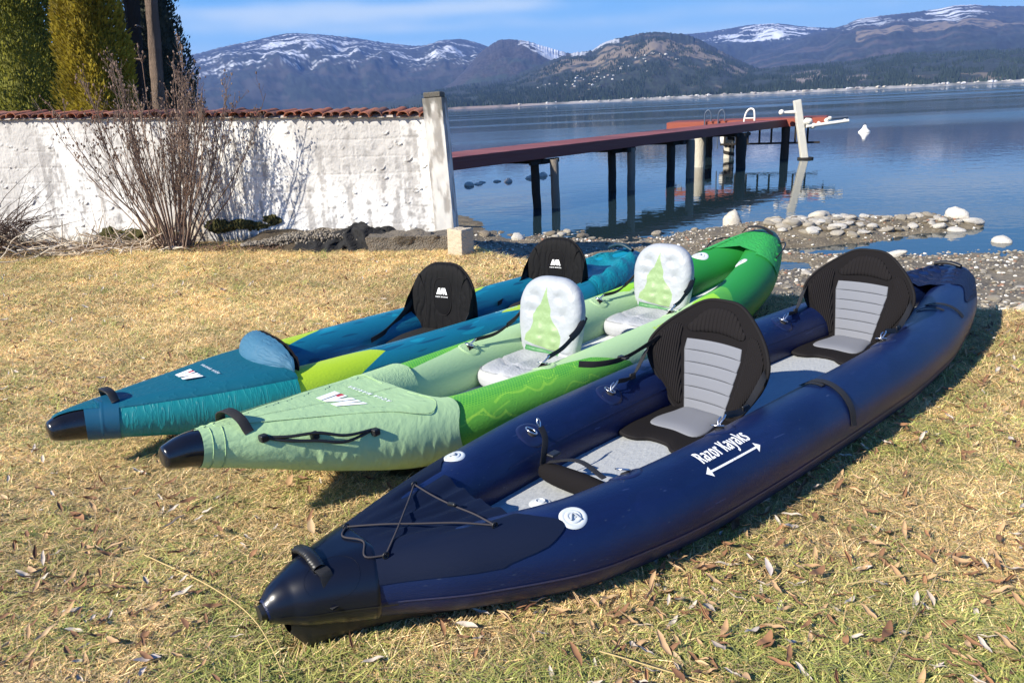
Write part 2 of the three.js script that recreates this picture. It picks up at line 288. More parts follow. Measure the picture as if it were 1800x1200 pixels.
{ // the low strip of land under the hills, with its pale beach
  const g = surf(400, 6, (u, v) => { const az = lerp(-1.15, 1.15, u), r = [2440, 2470, 2500, 2560, 3000, 6000, 14000][Math.round(v * 6)], y = [-1, .5, 4.5, 6, 3, 3, 3][Math.round(v * 6)]; return V(Math.sin(az) * r, y + noise(az * 200, v * 6) * 2 * (v > .2 ? 1 : 0), -Math.cos(az) * r); },
    { colf: (u, v) => { const az = lerp(-1.15, 1.15, u); return v < .4 ? mix(mix([.24, .18, .15], [.36, .34, .31], smoothstep(az, -.05, .15)), FOREST, .6 * smoothstep(noise(az * 260, 3), .5, .75)) : [.05, .05, .035]; } });
  tag(part('far_shore', g, mVC, scene), 'thin pale strip of beach along the far shore', '', null, 'structure');
  // woods: single conifers show only as a grain on the slopes
  const cone = new THREE.ConeGeometry(1, 2, 5, 1, true).translate(0, 1, 0), rnd = rng(5), list = [], q = new THREE.Quaternion(), m4 = new THREE.Matrix4();
  for (let i = 0; i < 42000; i++) {
    const right = rnd() < .5, key = right ? 'f' : 'c', az = right ? lerp(.24, .66, rnd()) : lerp(-.1, .34, rnd()), s = Math.pow(rnd(), 1.5) * .8;
    if (table(HILL_PROFILES[key], az)[0] < .006) continue;
    if (fbm(az * 60, s * 14, right ? 91 : 95, 4) < .47) continue;
    const p = right ? hillPoint(HILL_PROFILES.f, 2560, 4300, az, s, .22, 37, .75) : hillPoint(HILL_PROFILES.c, 2640, 4600, az, s, .26, 29, .9), h = 4 + 4.5 * rnd();
    list.push(m4.compose(p.add(V(0, -1.5, 0)), q, V(h * .3, h, h * .3)).clone());
  }
  for (let i = 0; i < 900; i++) { const az = lerp(-.14, .66, rnd()), r = 2510 + rnd() * 80, h = 5 + 6 * rnd(); list.push(m4.compose(V(Math.sin(az) * r, 3, -Math.cos(az) * r), q, V(h * .38, h, h * .38)).clone()); }
  const im = new THREE.InstancedMesh(cone, M({ color: C(1, 1, 1), roughness: 1 }), list.length); im.name = 'far_forest';
  list.forEach((m, i) => { im.setMatrixAt(i, m); const k = .7 + .6 * hash(i, 3, 1); im.setColorAt(i, C(.026 * k, .042 * k, .028 * k)); });
  im.castShadow = im.receiveShadow = true; scene.add(im); tag(im, 'dark pine woods covering the hills across the lake', 'forest', null, 'stuff');
}
{ // houses on the far shore and up the middle hill: a gabled block each
  const rnd = rng(77), house = (w, h, d) => { const s = new THREE.Shape([new THREE.Vector2(-w / 2, 0), new THREE.Vector2(w / 2, 0), new THREE.Vector2(w / 2, h * .62), new THREE.Vector2(0, h), new THREE.Vector2(-w / 2, h * .62)]); return new THREE.ExtrudeGeometry(s, { depth: d, bevelEnabled: false }).translate(0, 0, -d / 2); };
  const shapes = [house(13, 8, 10), house(18, 7, 11), house(10, 9, 9)], paints = [C(.62, .6, .57), C(.45, .42, .38), C(.55, .55, .57), C(.30, .27, .25), C(.5, .45, .37)].map((color) => M({ color, roughness: .8 }));
  for (let i = 0; i < 150; i++) {
    const az = lerp(.02, .6, Math.pow(rnd(), .8)), r = 2478 + rnd() * 55;
    const o = part('shore_house', shapes[i % 3], paints[(rnd() * 5) | 0], scene); o.position.set(Math.sin(az) * r, 2.2 + rnd() * 2.2, -Math.cos(az) * r); o.rotation.y = -az + (rnd() - .5) * 2.4; o.scale.setScalar(.32 + .42 * rnd());
    tag(o, az < .2 ? 'tiny pale house on the far waterfront left of the dock end' : az < .36 ? 'tiny pale house on the far waterfront behind the dock end' : 'tiny pale house on the far waterfront right of the boat lift', 'house', 'far waterfront houses, ' + (az < .2 ? 'left' : az < .36 ? 'middle' : 'right'));
  }
  for (let i = 0; i < 56; i++) {
    const top = i > 43, az = top ? lerp(.16, .225, rnd()) : lerp(.03, .2, (rnd() + rnd()) / 2), s = top ? .42 + rnd() * .04 : .1 + .25 * rnd() + .06 * rnd(), p = hillPoint(HILL_PROFILES.c, 2640, 4600, az, s, .26, 29, .9);
    const o = part('hill_house', shapes[i % 3], paints[(rnd() * 5) | 0], scene); o.position.copy(p).add(V(0, 2, 0)); o.rotation.y = -az + (rnd() - .5) * 2; o.scale.setScalar(.35 + .35 * rnd());
    tag(o, top ? 'tiny pale house in the row high on the middle hillside' : 'tiny pale house among trees low on the middle hillside', 'house', top ? 'houses high on the middle hillside' : 'houses low on the middle hillside');
  }
}

// ================================================================ GARDEN WALL
const WALL_TURN = -.235, WALL_AT = [-.80, 0, -9.0];
const wallTop = (x) => 1.45 - x * .036;
const wall = thing('garden_wall', 'long white stucco garden wall capped with red clay tiles', 'wall', WALL_AT, WALL_TURN);
{
  const rnd = rng(31), lumps = []; for (let i = 0; i < 190; i++) lumps.push([-9 * rnd(), .12 + 1.45 * rnd(), .024 + .034 * rnd(), .010 + .012 * rnd(), (rnd() - .5) * 1.2]);
  const cell = {}; for (const l of lumps) for (let dx = -1; dx <= 1; dx++) { const k = Math.floor(l[0] / .15) + dx; (cell[k] ??= []).push(l); }
  const rel = (x, y) => {
    let n = (fbm(x * 3, y * 3, 3, 4) - .5) * .022 + (fbm(x * 14, y * 14, 8, 3) - .5) * .011;
    const row = Math.floor(y / .2), fy = y / .2 - row, gx = x / .4 + (row % 2) * .5, fx = gx - Math.floor(gx), worn = noise(x * 1.2, y * 2, 4);
    if (worn > .48) { if (fy < .06) n -= .006; if (fx < .025) n -= .004; }
    for (const l of cell[Math.floor(x / .15)] ?? []) { const c = Math.cos(l[4]), s = Math.sin(l[4]), u = ((x - l[0]) * c + (y - l[1]) * s) / l[2], v = (-(x - l[0]) * s + (y - l[1]) * c) / (l[2] * .6), q = u * u + v * v; if (q < 1.6) n += l[3] * 1.1 * Math.exp(-Math.pow((Math.sqrt(q) - .78) / .2, 2)) * (v < 0 ? 1 : .18); }
    return n;
  };
  const W = 9;
  const front = surf(760, 150, (u, v) => { const x = -W * u, y = -.35 + v * (wallTop(x) + .35); return V(x, y, rel(x, y)); }, {
    colf: (u, v, p) => {
      const x = p.x, y = p.y, st = fbm(x * 1.4, y * .8, 2, 4), drip = fbm(x * 9, y * 1.1, 6, 3), fine = fbm(x * 22, y * 22, 3, 2);
      let c = mix([.72, .71, .69], [.47, .455, .44], smoothstep(st, .38, .66));
      c = mix(c, [.30, .285, .275], .75 * smoothstep(drip - y * .10 + (fine - .5) * .3, .50, .66));
      c = mix(c, [.52, .44, .33], .8 * smoothstep(.42 - y + (st - .5) * .9, .12, .4) * smoothstep(-x, 3.2, .3));
      c = mix(c, [.17, .15, .12], .85 * smoothstep(.16 - y + (fine - .5) * .3, .02, .16));
      return mix(c, [.3, .29, .28], .6 * smoothstep(fine, .66, .78));
    },
  });
  part('stucco_face', front, M({ vertexColors: true, roughness: .95, bumpMap: rep(grainT, 22, 4), bumpScale: .006 }), wall);
  const s = new THREE.Shape([new THREE.Vector2(0, -.35), new THREE.Vector2(-W, -.35), new THREE.Vector2(-W, wallTop(-W) - .003), new THREE.Vector2(0, wallTop(0) - .003)]);
  part('block_core', new THREE.ExtrudeGeometry(s, { depth: .2, bevelEnabled: false }).translate(0, 0, -.24), M({ color: C(.55, .53, .5), roughness: .95 }), wall);
  const barrel = (r, L, k) => { const f = (rr, flipd) => surf(6, 10, (u, v) => { const a = (v - .5) * Math.PI * 1.02, t = rr * (1 - .14 * u + .02 * k * Math.sin(u * 3)); return V(Math.sin(a) * t, Math.cos(a) * t * .82, L * (.5 - u)); }, { flip: flipd }); const rim = (u0) => surf(1, 10, (u, v) => { const a = (v - .5) * Math.PI * 1.02, t = (r - .012 * u) * (1 - .14 * u0); return V(Math.sin(a) * t, Math.cos(a) * t * .82, L * (.5 - u0)); }); return merge([f(r, true), f(r - .012, false), rim(0), rim(1)]); };
  const forms = [barrel(.074, .34, 0), barrel(.07, .33, 1), barrel(.077, .35, -1)], clays = [[.27, .085, .045], [.33, .115, .06], [.20, .066, .04], [.30, .13, .085], [.16, .07, .05]].map((c) => M({ color: C(...c), roughness: .85, bumpMap: grainT, bumpScale: .004 }));
  for (let i = 0; i < 74; i++) {
    const t = part('roof_tile', forms[i % 3], clays[(rnd() * 5) | 0], wall), x = -.06 - i * .12;
    t.position.set(x, wallTop(x) + .006 + (i % 2) * .012 + rnd() * .006, -.09 + rnd() * .02); t.rotation.set(.08 + rnd() * .08, (rnd() - .5) * .2, (rnd() - .5) * .3); t.scale.set(.95 + .1 * rnd(), .85, .9 + .2 * rnd()); if (rnd() < .12) t.position.z -= .035;
  }
  part('mortar_bed', surf(120, 6, (u, v) => { const x = -W * u; return V(x, wallTop(x) + .018 - .05 * Math.pow(v * 2 - 1, 2) + .012 * noise(x * 20, v * 4), .045 - v * .3); }), M({ color: C(.45, .4, .36), roughness: 1 }), wall);
  const moss = (w, h, d, sd) => surf(26, 12, (u, v) => { const a = u * Math.PI, b = v * Math.PI; const k = 1 + 1.5 * (fbm(u * 9, v * 6, sd, 4) - .5); return V(-Math.cos(a) * w * k * Math.sin(b * .999 + .0005) , Math.cos(b) * h * k * .75 + .05 * (noise(u * 9, sd) - .5), Math.sin(a) * Math.sin(b) * d * k); });
  const mossM = M({ color: C(.075, .07, .018), roughness: 1, bumpMap: rep(grainT, 3, 3), bumpScale: .02 });
  [[-4.6, .12, .2, .09], [-4.25, .1, .22, .1], [-3.85, .11, .22, .1], [-2.95, .2, .22, .09], [-2.55, .22, .26, .08], [-2.2, .28, .12, .06]].forEach(([x, y, w, h], i) => { const o = part('moss', moss(w, h, .035, i * 3), mossM, wall); o.position.set(x, y, .01); });
}
{ // the pillar that ends the wall
  const p = thing('wall_pillar', 'white weathered square pillar ending the garden wall at the water side', 'pillar', [-.70, -.2, -8.98], -.2);
  p.rotation.z = .028;
  const f = (yaw, w) => surf(16, 70, (u, v) => { const y = v * 1.83, a = (u - .5) * w, n = (fbm(a * 9 + yaw * 5, y * 7, 4, 3) - .5) * .018 + (noise(y * 6, yaw, 2) > .72 ? .008 * noise(a * 30, y * 30, 1) : 0), d = w / 2 + (Math.abs(u - .5) > .49 ? 0 : n), c = Math.cos(yaw), s = Math.sin(yaw); return V(a * c + d * s, y, -a * s + d * c); }, { colf: (u, v, q) => mix(mix([.60, .58, .54], [.33, .305, .275], smoothstep(fbm(u * 4 + yaw, v * 9, 3, 4), .46, .66)), [.13, .12, .1], .85 * smoothstep(v + (fbm(u * 6, v * 20, 8, 3) - .5) * .35, .86, .98)) });
  part('shaft', [0, 1, 2, 3].map((k) => f(k * Math.PI / 2, .225)), mVC, p);
  part('cap', box(.2, .06, .2, 0, 1.862, 0, .014), M({ color: C(.14, .13, .11), roughness: 1, bumpMap: grainT, bumpScale: .01 }), p);
}
function rough(geo, amp, f, seed) { const g = mergeVertices((() => { geo.deleteAttribute('normal'); geo.deleteAttribute('uv'); return geo; })(), 1e-4), a = g.attributes.position; for (let i = 0; i < a.count; i++) { const x = a.getX(i), y = a.getY(i), z = a.getZ(i), l = Math.hypot(x, y, z) || 1, n = amp * (fbm(x * f + 50, y * f + 50, z * f + 50 + seed, 4) - .5) * 2; a.setXYZ(i, x + n * x / l, y + n * y / l, z + n * z / l); } const uv = new Float32Array(a.count * 2); for (let i = 0; i < a.count; i++) { uv[i * 2] = a.getX(i) + a.getZ(i) * .7; uv[i * 2 + 1] = a.getY(i) + a.getZ(i) * .5; } g.setAttribute('uv', new THREE.BufferAttribute(uv, 2)); g.computeVertexNormals(); return g; }
const subBox = (w, h, d, n) => new THREE.BoxGeometry(w, h, d, n, n, n);
{
  const cM = M({ color: C(.46, .39, .29), roughness: 1, bumpMap: rep(grainT, 3, 3), bumpScale: .012 });
  const o = part('concrete_block', rough(subBox(.19, .46, .2, 14), .012, 14, 3), cM, scene); o.position.set(-.50, .05, -8.0); o.rotation.set(.02, .88, -.03); tag(o, 'upright broken concrete block at the foot of the white pillar', 'concrete block');
  const f = part('concrete_footing', rough(subBox(.95, .22, .4, 30), .09, 8, 9), M({ color: C(.17, .145, .115), roughness: 1, bumpMap: rep(grainT, 5, 5), bumpScale: .03 }), scene); f.position.set(-1.06, .06, -8.52); f.rotation.y = -.12; tag(f, 'rough pebbly concrete footing lying below the wall end', 'footing');
  const e = part('earth_bank', surf(60, 16, (u, v) => { const x = lerp(-3.6, -.75, u), z = lerp(-8.05, -9.35, v) - (x + .8) * -.235 * 0 - (-.8 - x) * .235; return V(x, -.06 + .22 * Math.sin(Math.min(1, v * 1.25) * Math.PI / 2) * (.55 + .75 * fbm(x * 2.4, z * 2.4, 3, 3)) * Math.min(1, u * 5, (1 - u) * 4 + .3), z); }), M({ color: C(.22, .185, .145), roughness: 1, map: gravelT, bumpMap: gravelT, bumpScale: .05 }), scene); tag(e, 'low bank of stony earth against the foot of the wall', '', null, 'structure');
  const cloth = part('landscape_fabric', surf(70, 30, (u, v) => { const x = lerp(-2.6, -1.2, u), wob = fbm(u * 7, v * 4, 5, 3), edge = Math.sin(u * Math.PI); return V(x + .04 * (wob - .5), .005 + .30 * Math.pow(edge, .5) * Math.sin(Math.min(1, v * 1.15) * Math.PI * .62) * (.5 + .8 * wob) * (.55 + .45 * smoothstep(u, .35, .7)), -8.28 - .55 * v + (-.8 - x) * -.2 + .06 * Math.sin(u * 40 + wob * 9) * edge); }), M({ color: C(.008, .008, .009), roughness: .9, bumpMap: rep(creaseT, 3, 2), bumpScale: .01 }), scene); tag(cloth, 'crumpled black landscape fabric draped at the base of the wall', 'fabric');
}

// ================================================================ TREES BEHIND THE WALL
function conifer(label, x, z, R, H, colA, colB, n, seed, trunkR, base = 0, loose = .35) {
  const t = thing('conifer_tree', label, 'tree', [x, -.1, z]), rnd = rng(seed), pos = [], idx = [], col = [];
  const rad = (y) => R * Math.min(1, .72 + y * .12) * Math.pow(Math.max(0, 1 - y / H), .55) * 1.12;
  for (let i = 0; i < n; i++) {
    const y = base + (H - base) * Math.pow(rnd(), 1.15) * .98, a = rnd() * 6.283, lump = .72 + .56 * fbm(a * 1.6 + 10, y * 1.5, seed, 3) + (noise(a * 5, y * 4, seed + 4) - .5) * .3, q = 1 - loose * Math.pow(rnd(), 1.6), r = rad(y) * lump * q;
    const p = V(Math.cos(a) * r, y, Math.sin(a) * r), out = V(Math.cos(a) + (rnd() - .5) * 1.2, .75 + rnd() * .9, Math.sin(a) + (rnd() - .5) * 1.2).normalize(), sd = V(rnd() - .5, (rnd() - .5) * .7, rnd() - .5).cross(out).normalize(), L = .045 + .065 * rnd(), w = .009 + .012 * rnd(), b = pos.length / 3;
    for (const e of [p, p.clone().addScaledVector(out, L * .5).addScaledVector(sd, w), p.clone().addScaledVector(out, L), p.clone().addScaledVector(out, L * .5).addScaledVector(sd, -w)]) pos.push(e.x, e.y, e.z);
    const k = clamp(.6 * rnd() + .8 * (fbm(a * 2, y * 2.2, seed + 7, 3) - .3), 0, 1), c = mix(colA, colB, k); for (let e = 0; e < 4; e++) col.push(...c);
    idx.push(b, b + 1, b + 2, b, b + 2, b + 3);
  }
  const g = build(pos, idx, null, col);
  part('crown', g, P({ vertexColors: true, roughness: 1, transmission: .4, thickness: 0, specularIntensity: .3 }), t);
  part('inner_foliage', surf(60, 26, (u, v) => { const y = base + .1 + (H - base - .3) * u, a = v * 6.2832, r = rad(y) * .66 * (.8 + .45 * fbm(Math.cos(a) * 2 + 9, y * 2.4, seed + Math.sin(a) * 2 + 5, 3)); return V(Math.cos(a) * r, y, Math.sin(a) * r); }, { wrap: true, flip: true, colf: (u, v) => mix(colA, colB, .7 * noise(u * 60, v * 26, seed)) }), M({ vertexColors: true, roughness: 1, bumpMap: rep(grainT, 4, 20), bumpScale: .06 }), t);
  part('trunk', limb([V(0, -.3, 0), V(.03, H * .35, .02), V(0, H * .95, 0)], trunkR, .02, 8, 10), M({ color: C(.07, .05, .04), roughness: 1, bumpMap: rep(grainT, 3, 12), bumpScale: .02 }), t);
  return t;
}
conifer('dense dark green cedar filling the left edge behind the wall', -8.97, -15, 1.05, 8, [.10, .115, .02], [.44, .42, .075], 60000, 101, .14);
conifer('golden green columnar cedar second from the left behind the wall', -6.52, -13, .60, 7, [.19, .15, .018], [.55, .43, .05], 50000, 102, .1);
conifer('dark bluish conifer behind the bare trunks', -7.3, -17.2, .74, 8.5, [.03, .038, .028], [.13, .145, .10], 30000, 103, .12, .2, .5);
function bareTrunk(label, x, z, r, colour, seed) { const t = thing('bare_trunk_tree', label, 'tree', [x, -.1, z]), rnd = rng(seed); part('trunk', surf(40, 14, (u, v) => { const a = v * 6.2832, k = r * (1.15 - .35 * u) * (1 + .3 * (fbm(v * 14, u * 24, seed, 3, 14) - .5) * 2); return V(Math.cos(a) * k + 1.0 * u, u * 9, Math.sin(a) * k); }, { wrap: true, flip: true }), M({ color: colour, roughness: 1, bumpMap: rep(grainT, 6, 14), bumpScale: .03 }), t); for (let i = 0; i < 9; i++) { const y = 1.6 + i * .55, a = rnd() * 6.28; part('branch', limb([V(.05, y, 0), V(Math.cos(a) * .3, y + .05, Math.sin(a) * .3), V(Math.cos(a) * (.5 + .3 * rnd()), y + .22 * rnd(), Math.sin(a) * .6)], .022, .005), M({ color: colour, roughness: 1 }), t); } return t; }
bareTrunk('slim grey bare trunk of a tall tree in front of the dark conifer', -6.47, -14.5, .10, C(.24, .175, .135), 7);
bareTrunk('dark bare trunk left of the grey one beside the golden cedar', -7.50, -16, .14, C(.035, .03, .026), 8);

// ================================================================ BARE SHRUB, BRUSH AND STALKS
{
  const t = thing('bare_shrub', 'large leafless shrub with many thin reddish stems before the wall', 'shrub', [-4.08, 0, -9.22]), rnd = rng(44);
  const barks = [C(.20, .13, .095), C(.28, .195, .145), C(.14, .095, .072)].map((color) => M({ color, roughness: .9 }));
  const bud = new THREE.IcosahedronGeometry(1, 0);
  for (let i = 0; i < 58; i++) {
    const a = rnd() * 6.283, r0 = .2 * Math.sqrt(rnd()), lean = (.1 + .56 * Math.pow(rnd(), .8)) * (i < 6 ? 1.25 : 1), L = (1.4 + .95 * rnd()) * (i < 6 ? .95 : 1), sx = Math.cos(a) * 1.0, sz = Math.sin(a) * .5;
    const b = V(Math.cos(a) * r0, -.05, Math.sin(a) * r0 * .6), pts = [b]; let h = lean * .55;
    for (let k = 1; k <= 4; k++) { const s = L / 4, p = pts[k - 1].clone(); h = lerp(h, lean * (k < 3 ? 1.1 : .45), .5); p.add(V(sx * Math.sin(h) * s + (rnd() - .5) * .09, Math.cos(h) * s, sz * Math.sin(h) * s + (rnd() - .5) * .06)); pts.push(p); }
    const c = spline(pts), rr = .007 + .005 * rnd(), list = [limb(pts, rr, .0025, 5, 9)];
    const nt = 9 + (rnd() * 7 | 0);
    for (let k = 0; k < nt; k++) {
      const u = .3 + .68 * rnd(), p = c.getPoint(u), T = c.getTangent(u), d = V(T.x + (rnd() - .5) * 1.3, T.y + .25, T.z + (rnd() - .5) * 1.1).normalize(), l = (.14 + .3 * rnd()) * (1.2 - u * .6), e = p.clone().addScaledVector(d, l), m = p.clone().addScaledVector(d, l * .5).add(V((rnd() - .5) * .03, .015, 0));
      list.push(limb([p, m, e], .0045 * (1.2 - u * .6), .0014, 4, 4));
      for (let q = 0; q < 4; q++) { const s = .3 + .7 * rnd(), f = p.clone().lerp(e, s), d2 = V(d.x + (rnd() - .5) * 1.4, d.y + .2, d.z + (rnd() - .5)).normalize(), l2 = .04 + .09 * rnd(); list.push(stick(f, f.clone().addScaledVector(d2, l2), .0022, .0011, 3)); if (u > .55 && rnd() < .75) { const w = .005 + .007 * rnd(), z = bud.clone().scale(w, w * 1.6, w), ep = f.clone().addScaledVector(d2, l2); list.push(z.translate(ep.x, ep.y, ep.z)); } }
    }
    part('stem', list, barks[i % 3], t);
  }
}
{
  const rnd = rng(46), tw = [];
  for (let i = 0; i < 330; i++) { const x = -1.5 * rnd() * rnd(), a = rnd() * 6.283, l = .25 + .7 * rnd(), up = .1 + .9 * rnd() * rnd(), p = V(x * 1.0, .02 + .35 * rnd() * (1 + x * .3), (rnd() - .5) * .7), e = p.clone().add(V(Math.cos(a) * l, up * l, Math.sin(a) * l * .5)); tw.push(limb([p, p.clone().lerp(e, .5).add(V((rnd() - .5) * .1, .05, (rnd() - .5) * .1)), e], .004 + .003 * rnd(), .0015, 4, 4)); }
  const o = part('brush_heap', tw, M({ color: C(.07, .045, .036), roughness: 1 }), scene); o.position.set(-6.15, 0, -9.35); tag(o, 'tangled heap of dark dry twigs at the left edge below the wall', 'brush', null, 'stuff');
  const heap = thing('stalk_heap', 'flattened heap of pale dry stalks lying on the lawn by the shrub', 'stalks', [-5.35, 0, -9.35]), ms = [C(.56, .46, .34), C(.42, .33, .23), C(.64, .56, .45), C(.28, .2, .13)].map((color) => M({ color, roughness: .9 })), forms = [0, 1, 2].map((k) => limb([V(-.5, 0, 0), V(-.1, .04 - .03 * k, .03 * k), V(.2, .02, -.04), V(.5, .01 * k, .03)], .011, .005, 5, 8));
  for (let i = 0; i < 150; i++) { const s = part('stalk', forms[i % 3], ms[(rnd() * 4) | 0], heap); s.position.set((rnd() - .45) * 2.2, .015 + .14 * rnd() * rnd(), (rnd() - .5) * .75); s.rotation.set(rnd() * 6, (rnd() - .5) * 1.5 + (rnd() < .3 ? 1.2 : 0), (rnd() - .5) * .35); s.scale.set(.25 + .8 * rnd(), .6 + .5 * rnd(), .6 + .5 * rnd()); }
  for (let i = 0; i < 7; i++) { const s = part('standing_stalk', limb([V(0, -.02, 0), V(.04, .25, .01), V(.02 - .02 * i, .55 + .05 * i, .02)], .005, .002), ms[i % 3], heap); s.position.set(.1 + .16 * i, 0, -.25 + .05 * (i % 3)); s.rotation.set(0, i * 1.9, (rnd() - .5) * .5); }
  const litter = part('leaf_litter', (() => { const pos = [], idx = []; for (let i = 0; i < 5200; i++) { const b = pos.length / 3, x = lerp(-6.9, -2.6, rnd()), z = -9.45 + (-4.1 - x) * -.2 + .3 * (rnd() + rnd() - 1) + (x > -4 ? .25 : 0), p = V(x, .004 + .07 * rnd() * rnd(), z), d = V(rnd() - .5, (rnd() - .5) * .6, rnd() - .5).normalize().multiplyScalar(.015 + .025 * rnd()), s = V(-d.z, (rnd() - .5) * .01, d.x).multiplyScalar(.4); for (const q of [p.clone().sub(d), p.clone().add(s), p.clone().add(d), p.clone().sub(s)]) pos.push(q.x, q.y, q.z); idx.push(b, b + 1, b + 2, b, b + 2, b + 3); } return build(pos, idx); })(), M({ color: C(.17, .10, .06), roughness: 1 }), scene); tag(litter, 'brown leaf litter along the foot of the wall', 'leaf litter', null, 'stuff');
}

// ================================================================ DOCK, BOAT LIFT, LADDERS, BUOY
{
  const A = V(-.95, 0, -13.2), B = V(9.17, 0, -24.71), dir = B.clone().sub(A).normalize(), L = B.distanceTo(A), rt = V(-dir.z, 0, dir.x), yaw = Math.atan2(-dir.z, dir.x);   // local x runs out along the dock, z toward the camera side
  const red = [C(.20, .055, .05), C(.17, .045, .042), C(.23, .075, .068), C(.14, .04, .038)].map((color) => M({ color, roughness: .7, bumpMap: rep(grainT, .6, 3), bumpScale: .006 }));
  const fasc = M({ color: C(.15, .036, .03), roughness: .6, bumpMap: rep(grainT, 3, .5), bumpScale: .005 }), orange = M({ color: C(.28, .062, .034), roughness: .6, bumpMap: rep(grainT, 3, .5), bumpScale: .005 });
  const darkWood = M({ color: C(.035, .03, .026), roughness: .95, bumpMap: rep(grainT, 2, 4), bumpScale: .02 }), greyWood = M({ color: C(.22, .19, .16), roughness: .95, bumpMap: rep(grainT, 2, 4), bumpScale: .02 }), paleWood = M({ color: C(.5, .46, .38), roughness: .9, bumpMap: rep(grainT, 2, 4), bumpScale: .015 });
  const dock = thing('wooden_dock', 'long red brown wooden dock on dark posts reaching into the lake', 'dock', [A.x, -.5, A.z], yaw), W = 1.25, top = 1.2;
  const loc = (x, z) => { const d = V(x - A.x, 0, z - A.z); return [d.dot(dir), d.dot(rt)]; };
  const board = box(.142, .035, W - .05, 0, 0, 0, .004), n = Math.floor(L / .15);
  for (let i = 0; i < n; i++) { const b = part('deck_board', board, red[(hash(i, 1, 2) * 4) | 0], dock); b.position.set(.08 + i * .15, top - .018 + .004 * hash(i, 2, 2), -W / 2); }
  for (const z of [-.02, -W + .02]) part('fascia_beam', box(L, .22, .05, L / 2, top - .11, z), fasc, dock);
  part('joist', box(L - .2, .16, .06, L / 2, top - .13, -W / 2), darkWood, dock);
  const post = (x, z, r0, y1, m, lean = 0) => { const r = r0 * .86, [u, w] = loc(x, z); return part('post', surf(14, 12, (s, v) => { const a = v * 6.2832, k = r * (1 + .14 * (fbm(v * 8, s * 9, x | 0, 3, 8) - .5) * 2); return V(u + Math.cos(a) * k + lean * (1 - s), lerp(-.9, y1, s), w + Math.sin(a) * k); }, { wrap: true, flip: true }), m, dock); };
  post(-.95, -12.85, .10, top - .23, darkWood); post(.62, -15.35, .10, top - .24, darkWood, .06); post(1.0, -15.2, .10, top - .24, greyWood, .05);
  post(2.5, -17.75, .11, top - .24, darkWood, .04); post(2.95, -17.75, .11, top - .24, greyWood); post(4.25, -19.5, .125, top - .24, darkWood); post(4.82, -19.8, .125, top - .24, greyWood); post(6.8, -22.0, .165, top - .24, darkWood, .03); post(8.95, -24.5, .13, top - .24, darkWood);
  post(9.6, -26.2, .15, top - .24, darkWood); post(7.2, -27.0, .15, top - .24, darkWood);
  for (const [x, z] of [[.8, -15.3], [2.72, -17.75], [4.5, -19.65], [6.9, -22.05]]) { const [u, w] = loc(x, z); part('cross_beam', box(.14, .1, W - .04, u, top - .28, -W / 2), darkWood, dock); part('cross_beam', box(.9, .09, .07, u + .05, top - .285, w * .6 - .05), darkWood, dock); }
  // the platform across the outer end
  const P0 = V(5.55, 0, -26.0), P1 = V(10.05, 0, -24.05), pd = P1.clone().sub(P0).normalize(), PL = P1.distanceTo(P0), py = Math.atan2(-pd.z, pd.x);
  const pf = thing('swim_platform', 'red wooden platform across the outer end of the dock', 'platform', [P0.x, -.5, P0.z], py), PD = 1.7;
  for (let i = 0; i < 11; i++) { const b = part('deck_board', box(PL, .035, .145, PL / 2, top + .02, -.08 - i * .155), red[i % 4], pf); b.position.y = .003 * (i % 2); }
  part('front_fascia', box(PL, .24, .05, PL / 2, top - .1, .02), orange, pf); part('end_fascia', box(.05, .24, PD, -.02, top - .1, -PD / 2), orange, pf); part('end_fascia', box(.05, .24, PD, PL + .02, top - .1, -PD / 2), fasc, pf);
  part('frame_rail', box(PL * .62, .06, .06, PL * .66, top - .72, .0), darkWood, pf); for (let i = 0; i < 8; i++) part('frame_strut', box(.06, .5, .05, PL * .38 + i * .36, top - .46, -.01), darkWood, pf);
  part('bracket', box(.14, .12, .14, .42, top - .26, -.05), paleWood, pf);
  const pile = (name, label, x, z, r, m, y1, spiral) => { const g = thing(name, label, 'post', [x, -.5, z]); part('shaft', surf(16, 12, (s, v) => { const a = v * 6.2832, k = r * (1 + .1 * (fbm(v * 6, s * 8, x | 0, 3, 6) - .5) * 2); return V(Math.cos(a) * k, lerp(-.9, y1, s), Math.sin(a) * k); }, { wrap: true, flip: true }), m, g); if (spiral) part('wrap_strip', surf(90, 4, (s, v) => { const a = s * 20, w = (v - .5) * .11; return V(Math.cos(a) * (r + .012), .1 + s * (y1 - .15) + w, Math.sin(a) * (r + .012)); }), darkWood, g); return g; };
  pile('pale_post', 'pale grey weathered post standing beside the dock', 5.85, -22.9, .165, paleWood, .92);
  pile('wrapped_post', 'pale post wrapped with a dark spiral strip under the platform', 7.55, -25.75, .17, paleWood, .92, true);
  const white = M({ color: C(.75, .72, .66), roughness: .6 }), steel = M({ color: C(.10, .13, .18), roughness: .5, metalness: .4 });
  for (const [x, z, lab] of [[6.62, -25.4, 'thin grey metal ladder hoop on the platform, left one'], [7.02, -25.25, 'thin grey metal ladder hoop on the platform, right one']]) { const g = thing('ladder_rail', lab, 'ladder rail', [x, -.5, z], -.4); part('hoop', rope([V(0, .35, 0), V(0, 1.2, 0), V(.02, 1.5, 0), V(.12, 1.58, 0), V(.2, 1.45, 0), V(.2, 1.22, 0)], .022, 30), steel, g); }
  const lad = thing('ladder_handrail', 'white curved ladder handrail at the edge of the dock', 'handrail', [7.55, -.5, -24.2], -.5); part('hoop', rope([V(0, .9, 0), V(-.01, 1.25, 0), V(.06, 1.5, 0), V(.16, 1.58, 0), V(.26, 1.55, 0), V(.30, 1.35, 0), V(.30, 1.22, 0)], .028, 36, 8), white, lad); part('rung', stick(V(-.01, 1.3, 0), V(.3, 1.3, 0), .02, .02, 8), white, lad);
